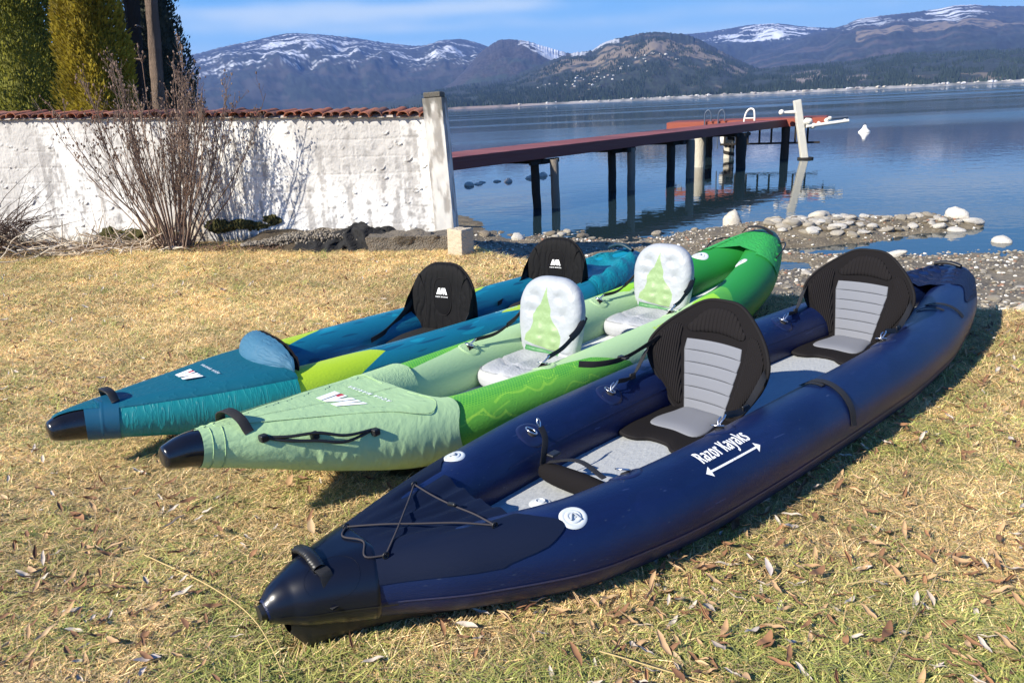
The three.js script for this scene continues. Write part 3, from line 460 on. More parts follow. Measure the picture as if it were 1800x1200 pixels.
  const buoyF = thing('dock_fender', 'white oval fender hanging below the dock', 'fender', [7.32, .18, -25.6]); part('float', new THREE.SphereGeometry(.12, 14, 12).scale(1, 2.1, 1), white, buoyF); part('cord', stick(V(0, .2, 0), V(0, .55, 0), .015, .015), darkWood, buoyF);
  // boat lift: a leaning white post with rails reaching out over the water
  const lift = thing('boat_lift', 'leaning white boat lift post with rails reaching over the water', 'boat lift', [9.38, -.5, -24.0], -.1), weather = M({ color: C(.72, .69, .6), roughness: .8, bumpMap: rep(grainT, 2, 4), bumpScale: .02 });
  const lean = new THREE.Matrix4().makeRotationZ(.19), mast = box(.22, 2.3, .2, 0, .86, 0, .03); mast.applyMatrix4(lean); mast.translate(.08, -.2, 0); part('mast', mast, weather, lift);
  part('foot_collar', new THREE.CylinderGeometry(.24, .24, .1, 16).translate(.07, 0, 0), darkWood, lift); part('winch', stick(V(-.72, 1.42, 0), V(-.3, 1.42, 0), .04, .06, 8), white, lift); part('winch_knob', new THREE.SphereGeometry(.085, 12, 8).translate(-.74, 1.43, 0), white, lift);
  part('rail', stick(V(.0, .98, .1), V(1.25, 1.1, .1), .05, .05, 8), white, lift); part('rail', stick(V(-.1, .92, -.5), V(1.2, 1.04, -.5), .04, .04, 8), white, lift); part('dark_rail', stick(V(-.1, 1.12, -.3), V(1.35, 1.2, -.3), .045, .045, 6), steel, lift);
  for (const [x, y, s] of [[.05, 1.12, .17], [.2, 1.0, .13], [.38, 1.05, .1], [.62, 1.13, .11], [.7, 1.2, .1], [1.15, 1.12, .07]]) part('wrapped_padding', rough(new THREE.IcosahedronGeometry(s * .7, 2), .05, 9, x * 30), weather, lift).position.set(x, y, .05);
  const b = thing('white_buoy', 'small white mooring buoy floating beyond the dock', 'buoy', [17.6, -.5, -37.6]); part('float', new THREE.LatheGeometry([[.001, -.2], [.2, -.14], [.27, -.02], [.28, .04], [.22, .08], [.11, .2], [.07, .32], [.001, .35]].map(([x, y]) => new THREE.Vector2(x, y)), 24), white, b); part('top_ring', new THREE.TorusGeometry(.06, .02, 6, 12).translate(0, .37, 0), steel, b);
}

// ================================================================ KAYAKS
// local x runs from bow to stern, z to the right looking that way; rows of [t, half spacing of the tubes, tube radius, height of the tube centre, sideways sway of the hull]
function kayak(label, bow, stern, rows) {
  const dx = stern[0] - bow[0], dz = stern[1] - bow[1], L = Math.hypot(dx, dz), turn = Math.atan2(-dz, dx);
  const g = thing('inflatable_kayak', label, 'kayak', [bow[0], 0, bow[1]], turn, 'inflatable kayaks on the lawn');
  const k = { g, L, turn, at: (t) => table(rows, t) };
  const C0 = (t, side) => { const [c, r, y, m = 0] = k.at(t); return [V(t * L, y, m + side * c), r]; };
  k.S = (t, side, phi, off = 0) => {
    const [c, r] = C0(t, side), a = C0(Math.max(0, t - .004), side)[0], b = C0(Math.min(1, t + .004), side)[0], T = b.sub(a).normalize();
    const O = V(0, 0, side).addScaledVector(T, -side * T.z).normalize(), U = O.clone().cross(T).multiplyScalar(-side).normalize(); if (U.y < 0) U.negate();
    return c.addScaledVector(U, Math.cos(phi) * (r + off)).addScaledVector(O, Math.sin(phi) * (r + off));
  };
  k.cover = (t, w, off = 0, phiMax = 1.1, sag = 0) => {      // across the top from the outside of one tube to the outside of the other
    const [c, r, y, m = 0] = k.at(t), s = Math.abs(w) * (c + r * phiMax), side = w < 0 ? -1 : 1;
    if (s > c) return k.S(t, side, (s - c) / r, off);
    return V(t * L, y + r + off - sag * (1 - (s / Math.max(c, 1e-4)) ** 2), m + side * s);
  };
  k.ring = (t, q, off = 0) => {                              // all the way round both tubes, q = 0 at the top centre
    const [c, r, y, m = 0] = k.at(t), P = 4 * c + 2 * Math.PI * r; let s = q * P;
    if (s <= c) return V(t * L, y + r + off, m + s);
    s -= c; if (s <= Math.PI * r) return k.S(t, 1, s / r, off);
    s -= Math.PI * r; if (s <= 2 * c) return V(t * L, y - r - off, m + c - s);
    s -= 2 * c; if (s <= Math.PI * r) return k.S(t, -1, Math.PI - s / r, off);
    return V(t * L, y + r + off, m - c + (s - Math.PI * r));
  };
  k.dome = (t, q, off, s) => { const p = k.ring(t, q, off), [, , y, m = 0] = k.at(t), f = Math.sqrt(1 - (1 - clamp(s, 0, 1)) ** 2); return V(p.x, y + (p.y - y) * f, m + (p.z - m) * f); };   // closes an end to a round tip
  k.top = (x, z, off) => { const t = x / L, [c, r, y, m = 0] = k.at(t), a = Math.abs(z); return a <= c ? V(x, y + r + off, m + z) : k.S(t, Math.sign(z), Math.asin(Math.min(1, (a - c) / r)), off); };
  k.tube = (name, side, m, t0 = 0, t1 = 1, n = 150) => part(name, surf(n, 40, (u, v) => k.S(lerp(t0, t1, u), side, (v - .5) * 2 * Math.PI), { uvf: (u, v) => [lerp(t0, t1, u), v] }), m, g);
  k.patch = (side, x, phi, rad, prof, nr = 6, stretch = 1) => surf(nr, 36, (u, v) => { const a = v * 2 * Math.PI, r = k.at(x / L)[1], q = u * rad; return k.S(x / L + q * Math.cos(a) * stretch / L, side, phi + q * Math.sin(a) / r, prof(u)); }, { wrap: true });
  k.print = (name, side, x0, x1, p0, p1, t, off = .0015) => part(name, surf(40, 12, (u, v) => k.S(lerp(x0, x1, u) / L, side, lerp(p0, p1, v), off), { uvf: (u, v) => [u, 1 - v] }), M({ map: t, transparent: true, roughness: .5 }), g);
  k.topPrint = (name, x0, x1, z0, z1, t, off = .003) => part(name, surf(20, 14, (u, v) => k.top(lerp(x0, x1, u), lerp(z0, z1, v), off), { uvf: (u, v) => [1 - v, 1 - u] }), M({ map: t, transparent: true, roughness: .5 }), g);
  k.floor = (name, m, t0, t1, y, rise = 0, ribs = 0) => part(name, surf(120, 24, (u, v) => { const t = lerp(t0, t1, u), [c, r, yc, m = 0] = k.at(t), z = m + (v * 2 - 1) * Math.max(.01, c - r * .45); return V(t * L, y + Math.max(0, yc - r - rise) + .012 * (1 - (v * 2 - 1) ** 2) - ribs * Math.pow(Math.abs(Math.cos(v * Math.PI * 5)), 12), z); }, { uvf: (u, v, p) => [p.x, p.z] }), m, g);
  k.hull = (m, t0, t1, keel) => part('hull_bottom', surf(90, 16, (u, v) => { const t = lerp(t0, t1, u), [c, r, yc, m = 0] = k.at(t), s = v * 2 - 1, low = keel(t), z = m + s * (c + r * .62); return V(t * L, lerp(yc - r * .78, Math.min(low, yc - r * .78), Math.pow(1 - s * s, .6)), z); }), m, g);
  k.world = (x, y, z) => g.localToWorld(V(x, y, z));
  k.valve = (side, x, phi, rad, label) => { const v = part('valve', k.patch(side, x, phi, rad, (u) => (u > .97 ? .0005 : u > .78 ? .006 : u > .7 ? .003 : .0025)), mValve, g, label); part('valve_cap', k.patch(side, x, phi, rad * .6, (u) => (u > .96 ? .002 : .006 - .003 * (Math.abs(u - .45) < .12 ? 1 : 0)), 10), mValve, v); part('tether', rope([k.S((x - rad * .3) / L, side, phi + .1, .007), k.S(x / L, side, phi - .05, .011), k.S((x + rad * .4) / L, side, phi + .12, .007)], .0035, 14, 5), M({ color: C(.35, .38, .42), roughness: .5 }), v); return v; };
  k.ringAnchor = (side, x, phi, m) => {
    const a = part('ring_anchor', k.patch(side, x, phi, .062, (u) => .0035 - (u > .95 ? .003 : 0) + (Math.abs(u - .8) < .08 ? .0012 : 0), 12), m, g), p = k.S(x / L, side, phi, .014), n = p.clone().sub(k.S(x / L, side, phi, 0)).normalize();
    const ring = new THREE.TorusGeometry(.021, .0032, 8, 22).scale(1, 1.15, 1); ring.applyQuaternion(new THREE.Quaternion().setFromUnitVectors(V(0, 0, 1), V(.35, 0, 0).add(n.clone().multiplyScalar(.55)).add(V(0, .5, 0)).normalize())); ring.translate(p.x - .004, p.y + .006, p.z);
    part('metal_ring', ring, mMetal, a); part('ring_tab', k.patch(side, x + .004, phi, .02, (u) => (u > .9 ? .002 : .008), 4), mWeb, a); return p;
  };
  return k;
}
const inside = (x, z) => KAYAKS.some((k) => { const p = k.g.worldToLocal(V(x, 0, z)), t = p.x / k.L; if (t < -.006 || t > .97) return false; const [c, r, y, m = 0] = k.at(clamp(t, 0, 1)); return (y - r < .1 || k === K1) && Math.abs(p.z - m) < Math.max(k === K1 ? .09 : 0, c + r * .6); });
const KAYAKS = [];
const logo = (x, cx, cy, s, ink = '#fff', redMark = true) => {   // two leaning peaks, the right one with a notch
  x.fillStyle = ink; x.save(); x.translate(cx, cy); x.scale(s, s);
  const poly = (...p) => { x.beginPath(); p.forEach(([a, b], i) => (i ? x.lineTo(a, b) : x.moveTo(a, b))); x.closePath(); x.fill(); };
  poly([-1, .55], [-.62, -.55], [-.28, -.55], [-.28, .12], [-.42, .55], [-.62, .55], [-.5, -.1], [-.76, .55]);
  poly([-.3, .55], [-.2, -.05], [.02, -.55], [.22, -.55], [.44, .2], [.44, .55], [.2, .55], [.08, -.02], [-.06, .55]);
  poly([.28, -.55], [.62, -.55], [1, .55], [.64, .55]);
  if (redMark) { x.fillStyle = '#c8202c'; poly([.30, .2], [.48, .2], [.56, .55], [.36, .55]); }
  x.restore();
};
const wide = (x, text, cx, cy, px, sp, font = 'bold') => { x.font = `${font} ${px}px sans-serif`; x.textBaseline = 'middle'; let w = 0; for (const ch of text) w += x.measureText(ch).width + sp; let p = cx - w / 2; for (const ch of text) { x.fillText(ch, p, cy); p += x.measureText(ch).width + sp; } };

// ---------------------------------------------------------------- the navy kayak in front
const seamM = P({ color: C(.035, .04, .10), roughness: .5 });
const scuffT = canvasTex(1024, 512, (x, W, H) => { const r = rng(88); x.fillStyle = '#0c1c43'; x.fillRect(0, 0, W, H); for (let i = 0; i < 900; i++) { x.globalAlpha = .05 + .07 * r(); x.fillStyle = r() < .5 ? '#22305c' : '#0a1434'; const s = 8 + 40 * r(); x.beginPath(); x.ellipse(r() * W, r() * H, s, s * .5, r() * 3, 0, 7); x.fill(); } x.strokeStyle = '#7d86a8'; for (let i = 0; i < 90; i++) { x.globalAlpha = .15 + .4 * r(); x.lineWidth = .6 + r(); const a = r() * W, b = r() * H; x.beginPath(); x.moveTo(a, b); x.lineTo(a + 26 * (r() - .4), b + 8 * (r() - .5)); x.stroke(); } for (let i = 0; i < 500; i++) { x.globalAlpha = .2 + .3 * r(); x.fillStyle = '#8a8578'; x.fillRect(r() * W, r() * H, 1 + r(), 1 + r()); } });
const navyM = P({ map: scuffT, roughness: .4, specularIntensity: .7, bumpMap: rep(grainT, 60, 14), bumpScale: .0006 });
const K1 = kayak('navy blue two seat inflatable kayak nearest the camera', [-.735, -1.80], [2.99, -4.88],
  [[0, 0, .03, .175, 0], [.012, 0, .062, .18, 0], [.03, .014, .088, .18, .005], [.07, .07, .112, .172, .02], [.12, .17, .127, .16, .042], [.2, .285, .144, .152, .066], [.3, .344, .153, .154, .06], [.45, .362, .156, .156, .04], [.6, .352, .155, .155, .03], [.72, .315, .155, .157, .014], [.82, .235, .155, .175, .004], [.9, .15, .145, .205, 0], [.95, .08, .125, .24, 0], [.985, .025, .1, .27, 0], [1, 0, .06, .285, 0]]);
KAYAKS.push(K1);
{
  const k = K1, g = k.g, L = k.L;
  k.tube('left_tube', -1, navyM); k.tube('right_tube', 1, navyM);
  k.floor('floor', M({ color: C(.40, .42, .43), roughness: .6, bumpMap: rep(grainT, 3, 8), bumpScale: .003 }), .04, .97, .118, 0, .004);
  k.hull(M({ color: C(.012, .012, .014), roughness: .5 }), .012, .985, (t) => lerp(.13, -.004, smoothstep(t, .006, .02)) + .16 * smoothstep(t, .88, 1));
  for (const s of [1, -1]) { part('seam', surf(160, 5, (u, v) => k.S(lerp(.075, .95, u), s, 1.72 + (v - .5) * .05, .0022)), seamM, g); part('seam', surf(160, 5, (u, v) => k.S(lerp(.2, .95, u), s, -1.05 + (v - .5) * .05, .0018)), navyM, g); }
  const deckM = P({ color: C(.0035, .0085, .028), roughness: .7, specularIntensity: .35, bumpMap: rep(weaveT, 12, 12), bumpScale: .0004 });
  const tEnd = (w) => .150 + .022 * Math.exp(-Math.pow((Math.abs(w) - .78) / .14, 2)) - .02 * smoothstep(Math.abs(w), .9, 1);
  const fold = (t, w) => .006 * Math.sin(w * 26 + t * 40) * smoothstep(t, .05, .13) * (1 - smoothstep(Math.abs(w), .45, .62)) + .0015 * (fbm(t * 30, w * 3, 3, 2) - .5) + .004 * Math.pow(Math.abs(Math.sin(Math.atan2(w * .4, t - .03) * 9)), 6) * smoothstep(t, .06, .12);
  part('bow_deck', surf(70, 90, (u, v) => { const w = v * 2 - 1, t = lerp(.035, tEnd(w), u); return k.cover(t, w, .0045 + fold(t, w) * (Math.abs(w) < .62 ? 1 : .2), 1.2, .028 * smoothstep(t, .06, .15)); }), deckM, g);
  const sEnd = (w) => .875 + .03 * Math.abs(w) - .05 * Math.exp(-Math.pow((Math.abs(w) - .85) / .1, 2));
  part('stern_deck', surf(50, 70, (u, v) => { const w = v * 2 - 1, t = lerp(.972, sEnd(w), u); return k.cover(t, w, .0045 + .4 * fold(t, w) + .006 * Math.sin(t * 330) * (1 - smoothstep(Math.abs(w), .4, .6)), 1.15, .02); }), P({ color: C(.006, .012, .04), roughness: .6, specularIntensity: .5, bumpMap: rep(creaseT, 2, 2), bumpScale: .006 }), g);
  const nose = part('nose_cap', surf(50, 48, (u, v) => { const t = .001 + .064 * u, o = .004 + .004 * smoothstep(u, 0, .08); return k.ring(t, v, o * (u > .985 ? .4 : 1)); }, { wrap: true }), P({ color: C(.004, .006, .015), roughness: .3, specularIntensity: .7, clearcoat: .15, clearcoatRoughness: .2 }), g);
  part('tip_plug', new THREE.CylinderGeometry(.021, .026, .024, 20).rotateZ(Math.PI / 2).translate(-.002, .176, 0), mBlackPl, nose);
  for (const s of [-1, 1]) part('mould_line', surf(60, 4, (u, v) => { const a = u * 2 * Math.PI; return k.S((.19 + .075 * Math.cos(a)) / L, s, .75 + .62 * Math.sin(a), .0085 + .0008 * Math.sin(v * Math.PI)); }, {}), mBlackPl, nose);
  part('mould_line', surf(40, 4, (u, v) => k.S(lerp(.004, .075, u), 1, 1.75 + (v - .5) * .05, .0095)), mBlackPl, nose);
  for (const [xx, s] of [[.15, 1]]) {
    const h = part('carry_handle', surf(40, 12, (u, v) => { const a = v * 2 * Math.PI, z = lerp(-.072, .072, u), up = .278 + .018 * Math.sin(u * Math.PI), w = .017 * (1 + .16 * (Math.sin(u * 90) > 0 ? 1 : 0)); return V(xx + Math.cos(a) * w, up + Math.sin(a) * .0125, z); }, { wrap: true }), mBlackPl, g);
    for (const q of [-1, 1]) part('handle_strap', strap([V(xx, .280, q * .068), V(xx + .006, .27, q * .09), V(xx + .01, k.top(xx + .01, q * .115, .009).y, q * .118), V(xx + .012, k.top(xx + .012, q * .135, .009).y, q * .135)], .036, .004, V(1, 0, 0)), mWeb, h);
  }
  part('stern_handle', surf(30, 10, (u, v) => { const a = v * 2 * Math.PI; return V(L * .965 + Math.cos(a) * .018, .385 + .015 * Math.sin(u * Math.PI) + Math.sin(a) * .012, lerp(-.08, .08, u)); }, { wrap: true }), mBlackPl, g);
  // cords laced over the bow deck
  const q = (x, z) => k.cover(x / L, (Math.abs(z)) / (k.at(x / L)[0] + k.at(x / L)[1] * 1.2) * Math.sign(z), .012, 1.2, .028 * smoothstep(x / L, .06, .15));
  const run = (a, b, lift = .012) => rope([0, .25, .5, .75, 1].map((s) => q(lerp(a[0], b[0], s), lerp(a[1], b[1], s)).add(V(0, lift * Math.sin(s * Math.PI), 0))), .0032, 24, 5);
  const cordM = M({ color: C(.035, .03, .035), roughness: .8 }), A = [.60, -.17], B = [.64, .22], Cc = [.30, -.07], D = [.34, .13];
  part('deck_cord', [run(A, B), run(A, D), run(Cc, B), rope([q(...Cc), q(.27, -.03), q(.30, .04), q(.285, .1), q(...D)], .0032, 30, 5)], cordM, g);
  part('cord_toggle', new THREE.CapsuleGeometry(.007, .03, 4, 8).rotateX(1.3).translate(...q(.617, .02).add(V(0, .016, 0)).toArray()), mBlackPl, g);
  for (const a of [A, B, Cc, D]) part('cord_eye', new THREE.TorusGeometry(.009, .003, 6, 12).translate(...q(...a).toArray()), mBlackPl, g);
  k.valve(1, .865, .42, .042, 'large round white air valve on the right tube'); k.valve(-1, .83, .15, .042);
  { const v = part('floor_valve', new THREE.LatheGeometry([[.001, .012], [.02, .012], [.024, .004], [.034, .006], [.04, .002], [.042, 0]].map(([a, b]) => new THREE.Vector2(a, b)), 28).translate(1.0, .137, .06), mValve, g); part('valve_cap', new THREE.TorusGeometry(.016, .004, 6, 20).rotateX(Math.PI / 2).translate(1.0, .149, .06), mValve, v); }
  k.rings = [[-1, 1.16, -.55], [-1, 1.67, -.5], [-1, 3.1, -.5], [1, 1.16, -.5], [1, 1.67, -.45], [1, 3.1, -.45]].map(([s, x, p]) => [s, x, k.ringAnchor(s, x, p, mPatch)]);
  k.print('side_lettering', 1, 1.37, 1.71, -.02, .83, canvasTex(1024, 300, (x, w, h) => {
    x.fillStyle = '#fff'; x.save(); x.translate(w * .5, 90); x.scale(.70, 1); x.font = 'bold 190px sans-serif'; x.textAlign = 'center'; x.textBaseline = 'middle'; x.fillText('Razor Kayaks', 0, 0); x.restore();
    x.fillRect(110, 228, 780, 18); for (const [a, b] of [[110, 30], [890, 970]]) { x.beginPath(); x.moveTo(b, 237); x.lineTo(a, 190); x.lineTo(a, 284); x.closePath(); x.fill(); }
    x.clearRect(478, 226, 5, 24); x.clearRect(530, 226, 5, 24);
  }));
  // seam patches and scuffs are left plain: footrest
  const fr = thing('footrest', 'black padded footrest roll strapped across the floor of the navy kayak', 'footrest', k.world(1.15, .178, .08).toArray(), k.turn + .12);
  part('roll', surf(30, 16, (u, v) => { const a = v * 2 * Math.PI, z = lerp(-.15, .16, u), r = .043 * Math.pow(Math.sin(clamp(u, .02, .98) * Math.PI), .16) * (1 + .05 * Math.cos(a * 3)); return V(Math.cos(a) * r, Math.sin(a) * r, z); }, { wrap: true }), mFoam, fr);
  part('strap', strap([V(-.01, .03, -.14), V(.0, .075, -.14), V(.02, .125, -.15), V(.02, .165, -.17)], .026, .003, V(1, 0, .2)), mWeb, fr); part('strap', strap([V(0, .042, -.12), V(.03, .07, 0), V(.01, .05, .13)], .024, .003, V(1, 0, 0)), mWeb, fr); part('buckle', box(.05, .012, .035, .02, .07, -.11), mBlackPl, fr); part('clip', rope([V(.02, .16, -.172), V(.028, .18, -.18), V(.02, .195, -.185), V(.012, .18, -.18), V(.02, .16, -.172)], .003, 20, 5), mMetal, fr);
}
const ribT = tex(256, 8, (u) => .5 + .5 * Math.cos(u * 2 * Math.PI * 16), false), mRib = P({ color: C(.012, .0105, .0115), roughness: .9, specularIntensity: .3, bumpMap: ribT, bumpScale: .004 });
function leanMap(lean, bend, y0 = 0, x0 = 0) { const c = Math.cos(lean), s = Math.sin(lean); return (u, v, n) => { const m = n + bend * u * u; return V(x0 + v * s - m * c, y0 + v * c + m * s, u); }; }
function shieldSeat(label, k, x, z, turn, lean) {
  const t = thing('kayak_seat', label, 'kayak seat', k.world(x, .125, z).toArray(), k.turn + turn), map0 = leanMap(lean, .95, .01), map = (u, v, n) => map0(u * 1.1, v * .91, n);
  const back = outline(mirrored([[0, .575], [.075, .565], [.165, .49], [.245, .385], [.272, .305], [.258, .225], [.2, .115], [.14, .02], [.115, 0], [0, -.002]]), 72);
  const b = part('backrest', pillow(back, (q) => .010 * (1 - Math.pow(q, 14)) + .004, (q) => .008, map, 9, [0, .29]), mFoam, t);
  part('edge_binding', new THREE.TubeGeometry(new THREE.CatmullRomCurve3(back.map(([u, v]) => map(u, v, .002)), true), 140, .0085, 6, true), mFoamHi, b);
  const raise = (ol, h, m, name, c) => part(name, pillow(outline(ol, 44), (q) => .014 + h * (1 - Math.pow(q, 5)), () => 0, map, 6, c), m, b);
  raise([[-.135, .425], [-.118, .45], [-.06, .525], [0, .54], [.06, .525], [.118, .45], [.135, .425], [.12, .405], [.06, .412], [0, .418], [-.06, .412], [-.12, .405]], .012, mRib, 'rib_panel');
  for (const s of [-1, 1]) raise([[s * .15, .43], [s * .18, .435], [s * .235, .36], [s * .248, .30], [s * .235, .235], [s * .18, .125], [s * .125, .035], [s * .108, .04], [s * .128, .2], [s * .148, .36]], .011, mRib, 'rib_panel');
  const lv = [.375, .318, .258, .198, .138, .075, .008], hw = (v) => lerp(.088, .136, clamp(v / .375, 0, 1)), arch = (u, v) => v - .28 * u * u * (v > .37 ? 1.6 : 1) ;
  for (let i = 0; i < 6; i++) { const a = lv[i] - (i ? .0007 : 0), c = lv[i + 1] + .0007, wa = hw(a) - (i ? 0 : .012), wc = hw(c), ol = []; for (let j = 0; j <= 12; j++) { const s = j / 12 * 2 - 1; ol.push([s * wa, arch(s * wa, a)]); } for (let j = 0; j <= 12; j++) { const s = 1 - j / 12 * 2; ol.push([s * wc, arch(s * wc, c)]); } part('pad_segment', pillow(ol, (q) => .016 + .004 * (1 - Math.pow(q, 10)), () => 0, map, 6), mGreyPad, b); }
  const flatMap = (y) => (u, v, n) => V(-v, y + n + .25 * u * u, u), pan = outline(mirrored([[0, -.03], [.13, -.03], [.185, .06], [.19, .2], [.20, .32], [.17, .385], [.10, .385], [.05, .345], [0, .338]]), 72);
  const base = part('seat_pan', pillow(pan, (q) => .008 + .012 * (1 - Math.pow(q, 8)), () => .012, flatMap(.012), 7), mFoam, t);
  part('edge_binding', new THREE.TubeGeometry(new THREE.CatmullRomCurve3(pan.map(([u, v]) => flatMap(.012)(u, v, 0)), true), 120, .011, 6, true), mFoamHi, base);
  part('grey_pad', pillow(outline(mirrored([[0, -.02], [.09, -.02], [.115, .09], [.13, .2], [.11, .255], [0, .245]]), 56), (q) => .018 + .016 * (1 - Math.pow(q, 6)), () => 0, flatMap(.014), 6), mGreyPad, base);
  for (const s of [-1, 1]) {
    const e = map(s * .25, .33, .0), ring = k.rings.find((r) => r[0] === s && Math.abs(r[1] - x) < .6)?.[2], to = t.worldToLocal(k.g.localToWorld(ring.clone()));
    const mid = e.clone().lerp(to, .55).add(V(.02, -.05, s * .01));
    part('front_strap', strap([e.clone().add(V(.02, -.01, 0)), e.clone().add(V(-.03, -.03, s * .015)), mid, to.clone().add(V(.05, .03, 0))], .026, .003, V(.5, .6, s * -.3)), mWeb, t);
    part('strap_slider', box(.04, .03, .01, mid.x, mid.y, mid.z), mBlackPl, t);
    part('snap_clip', [rope([to.clone().add(V(.05, .032, 0)), to.clone().add(V(.03, .027, .006)), to.clone().add(V(.004, .004, 0))], .004, 12, 6), rope([to.clone().add(V(.03, .03, -.006)), to.clone().add(V(.014, .02, -.008)), to.clone().add(V(0, .0, 0))], .0035, 12, 6)], mMetal, t);
  }
  return t;
}
const s1 = shieldSeat('black and grey shield backed seat at the front of the navy kayak', K1, 2.04, .015, .05, .24);
const s2 = shieldSeat('black and grey shield backed seat at the rear of the navy kayak', K1, 3.47, -.015, .05, .25);
{ // straps from the seats over the tubes
  const over = (t, x, p0, p1, w, name, s = 1, bow = 0) => part(name, strap([0, .2, .4, .6, .8, 1].map((u) => t.worldToLocal(K1.g.localToWorld(K1.S((x + bow * u) / K1.L, s, lerp(p0, p1, u), .005 + .004 * Math.sin(u * 3))))), w, .003, V(1, 0, .1), 40), mWeb, t);
  over(s1, 2.36, -.75, 1.45, .038, 'tube_strap', 1, -.06); over(s1, 2.30, -.5, .1, .025, 'loose_strap'); over(s2, 3.86, -.4, .95, .026, 'tube_strap', 1, .02); over(s2, 3.78, -.6, .3, .022, 'loose_strap');
  const e = s1.worldToLocal(K1.g.localToWorld(K1.S(1.72 / K1.L, -1, .25, .02)));
  part('strap_tail', strap([V(.0, .34, -.25), V(-.06, .30, -.29), V(-.17, .255, -.34), V(-.27, .245, -.40), V(-.33, .25, -.455)], .032, .003, V(.3, .7, .5)), mWeb, s1);
  part('buckle', box(.03, .012, .05, -.16, .262, -.335, .004), mBlackPl, s1);
}

// ---------------------------------------------------------------- the green kayak in the middle
const halftone = (x, W, H, path, base, dot, glow, seed) => { x.save(); path(); x.clip(); x.fillStyle = base; x.fillRect(0, 0, W, H); const r = rng(seed); x.lineWidth = 16; x.strokeStyle = glow; for (let i = 0; i < 60; i++) { x.globalAlpha = .25 + .35 * r(); x.lineWidth = 2 + 5 * r(); x.beginPath(); const px = r() * W, py = r() * H; x.moveTo(px, py); for (let q = 1; q < 5; q++) x.quadraticCurveTo(px + q * 30 + 30 * r(), py + 70 * (r() - .5), px + q * 46, py + 60 * (r() - .5)); x.stroke(); } x.globalAlpha = 1; x.fillStyle = dot; for (let a = 0; a < W; a += 7) for (let b = 0; b < H; b += 7) { const n = fbm(a / 80, b / 60, seed, 3), s = 4.6 * clamp((n - .32) * 3.2, 0, 1); if (s > .6) x.fillRect(a + (b / 7 % 2) * 3.5 - s / 2, b - s / 2, s, s); } x.restore(); };
const LIGHT = '#a6c692', KELLY = '#1c8030', LIME = '#7cbf25';
function greenTube(side) {
  return canvasTex(2048, 512, (x, W, H) => {
    const px = (t) => t * W, py = (p) => (.5 - p / (2 * Math.PI)) * H, poly = (...q) => () => { x.beginPath(); q.forEach(([t, p], i) => (i ? x.lineTo(px(t), py(p)) : x.moveTo(px(t), py(p)))); x.closePath(); };
    x.fillStyle = LIGHT; x.fillRect(0, 0, W, H);
    halftone(x, W, H, poly([.18, -.5], [.26, -.45], [.34, -.15], [.42, .35], [.47, 1.1], [.5, 2.4], [.18, 2.4]), '#69b336', '#358f33', '#b4e444', 5);
    x.fillStyle = '#5faa36'; poly([.60, .9], [.66, -.1], [.72, -.6], [.8, -.8], [.8, 2.4], [.6, 2.4])(); x.fill();
    halftone(x, W, H, poly([.62, 1.2], [.67, .2], [.76, -.3], [.76, 2.4], [.6, 2.4]), '#4d9c34', '#3b8a33', '#8ccc3a', 9);
    x.fillStyle = '#8cc72c'; poly([.615, .9], [.635, .1], [.68, -.42], [.715, -.1], [.70, .6], [.66, 1.2])(); x.fill();
    x.fillStyle = KELLY; poly([.70, 3.14], [.715, 1], [.745, .1], [.76, -.8], [.75, -3.14], [1, -3.14], [1, 3.14])(); x.fill();
    x.fillStyle = 'rgba(235,245,230,.9)'; if (side > 0) { x.font = 'italic bold 34px sans-serif'; x.save(); x.translate(px(.50), py(.95)); x.fillText('Betta', 0, 0); x.restore(); x.fillStyle = '#a9c93c'; x.font = 'bold 20px sans-serif'; x.fillText('K-475', px(.545), py(.2)); }
  });
}
const clothBump = rep(weaveT, 60, 14);
const K2 = kayak('green inflatable kayak with white seats in the middle', [-1.24, -2.39], [2.02, -5.76],
  [[0, 0, .03, .385], [.015, 0, .05, .385], [.04, .012, .066, .365], [.08, .065, .085, .322], [.14, .15, .11, .255], [.2, .225, .128, .2], [.27, .28, .14, .165], [.4, .31, .142, .15], [.6, .31, .142, .153], [.74, .285, .147, .175], [.85, .215, .152, .24], [.92, .125, .142, .32], [.97, .045, .115, .39], [1, 0, .07, .43]]);
KAYAKS.push(K2);
const wrinkle = (t, phi, f, amp, seed) => { const band = smoothstep(phi, 1.2, 1.9) * (1 - smoothstep(phi, 2.4, 2.8)) * (.35 + .9 * noise(t * 30, seed, 3)) * smoothstep(t, .07, .11); const rg = 1 - Math.abs(2 * fbm(t * f * .55, phi * .9 + t * 12, seed, 3) - 1); return amp * band * (rg * rg - .6) + amp * .3 * (fbm(t * 50, phi * 2, seed, 3) - .5); };
function closedCover(k, name, m, t0, tEnd, off, wr, q0 = 0, q1 = 1, nu = 170, nv = 120) {
  return part(name, surf(nu, nv, (u, v) => { const q = lerp(q0, q1, v), qq = ((q % 1) + 1) % 1, t = lerp(t0, tEnd(qq > .5 ? qq - 1 : qq), u), [c, r] = k.at(t), P = 4 * c + 2 * Math.PI * r, s = Math.min(qq, 1 - qq) * P, phi = clamp((s - c) / r, 0, Math.PI); return k.ring(t, qq, off + wr(t, s < c ? 0 : phi, s, c, qq) * smoothstep(u, 0, .06)); }, { wrap: q1 - q0 === 1 }), m, k.g);
}
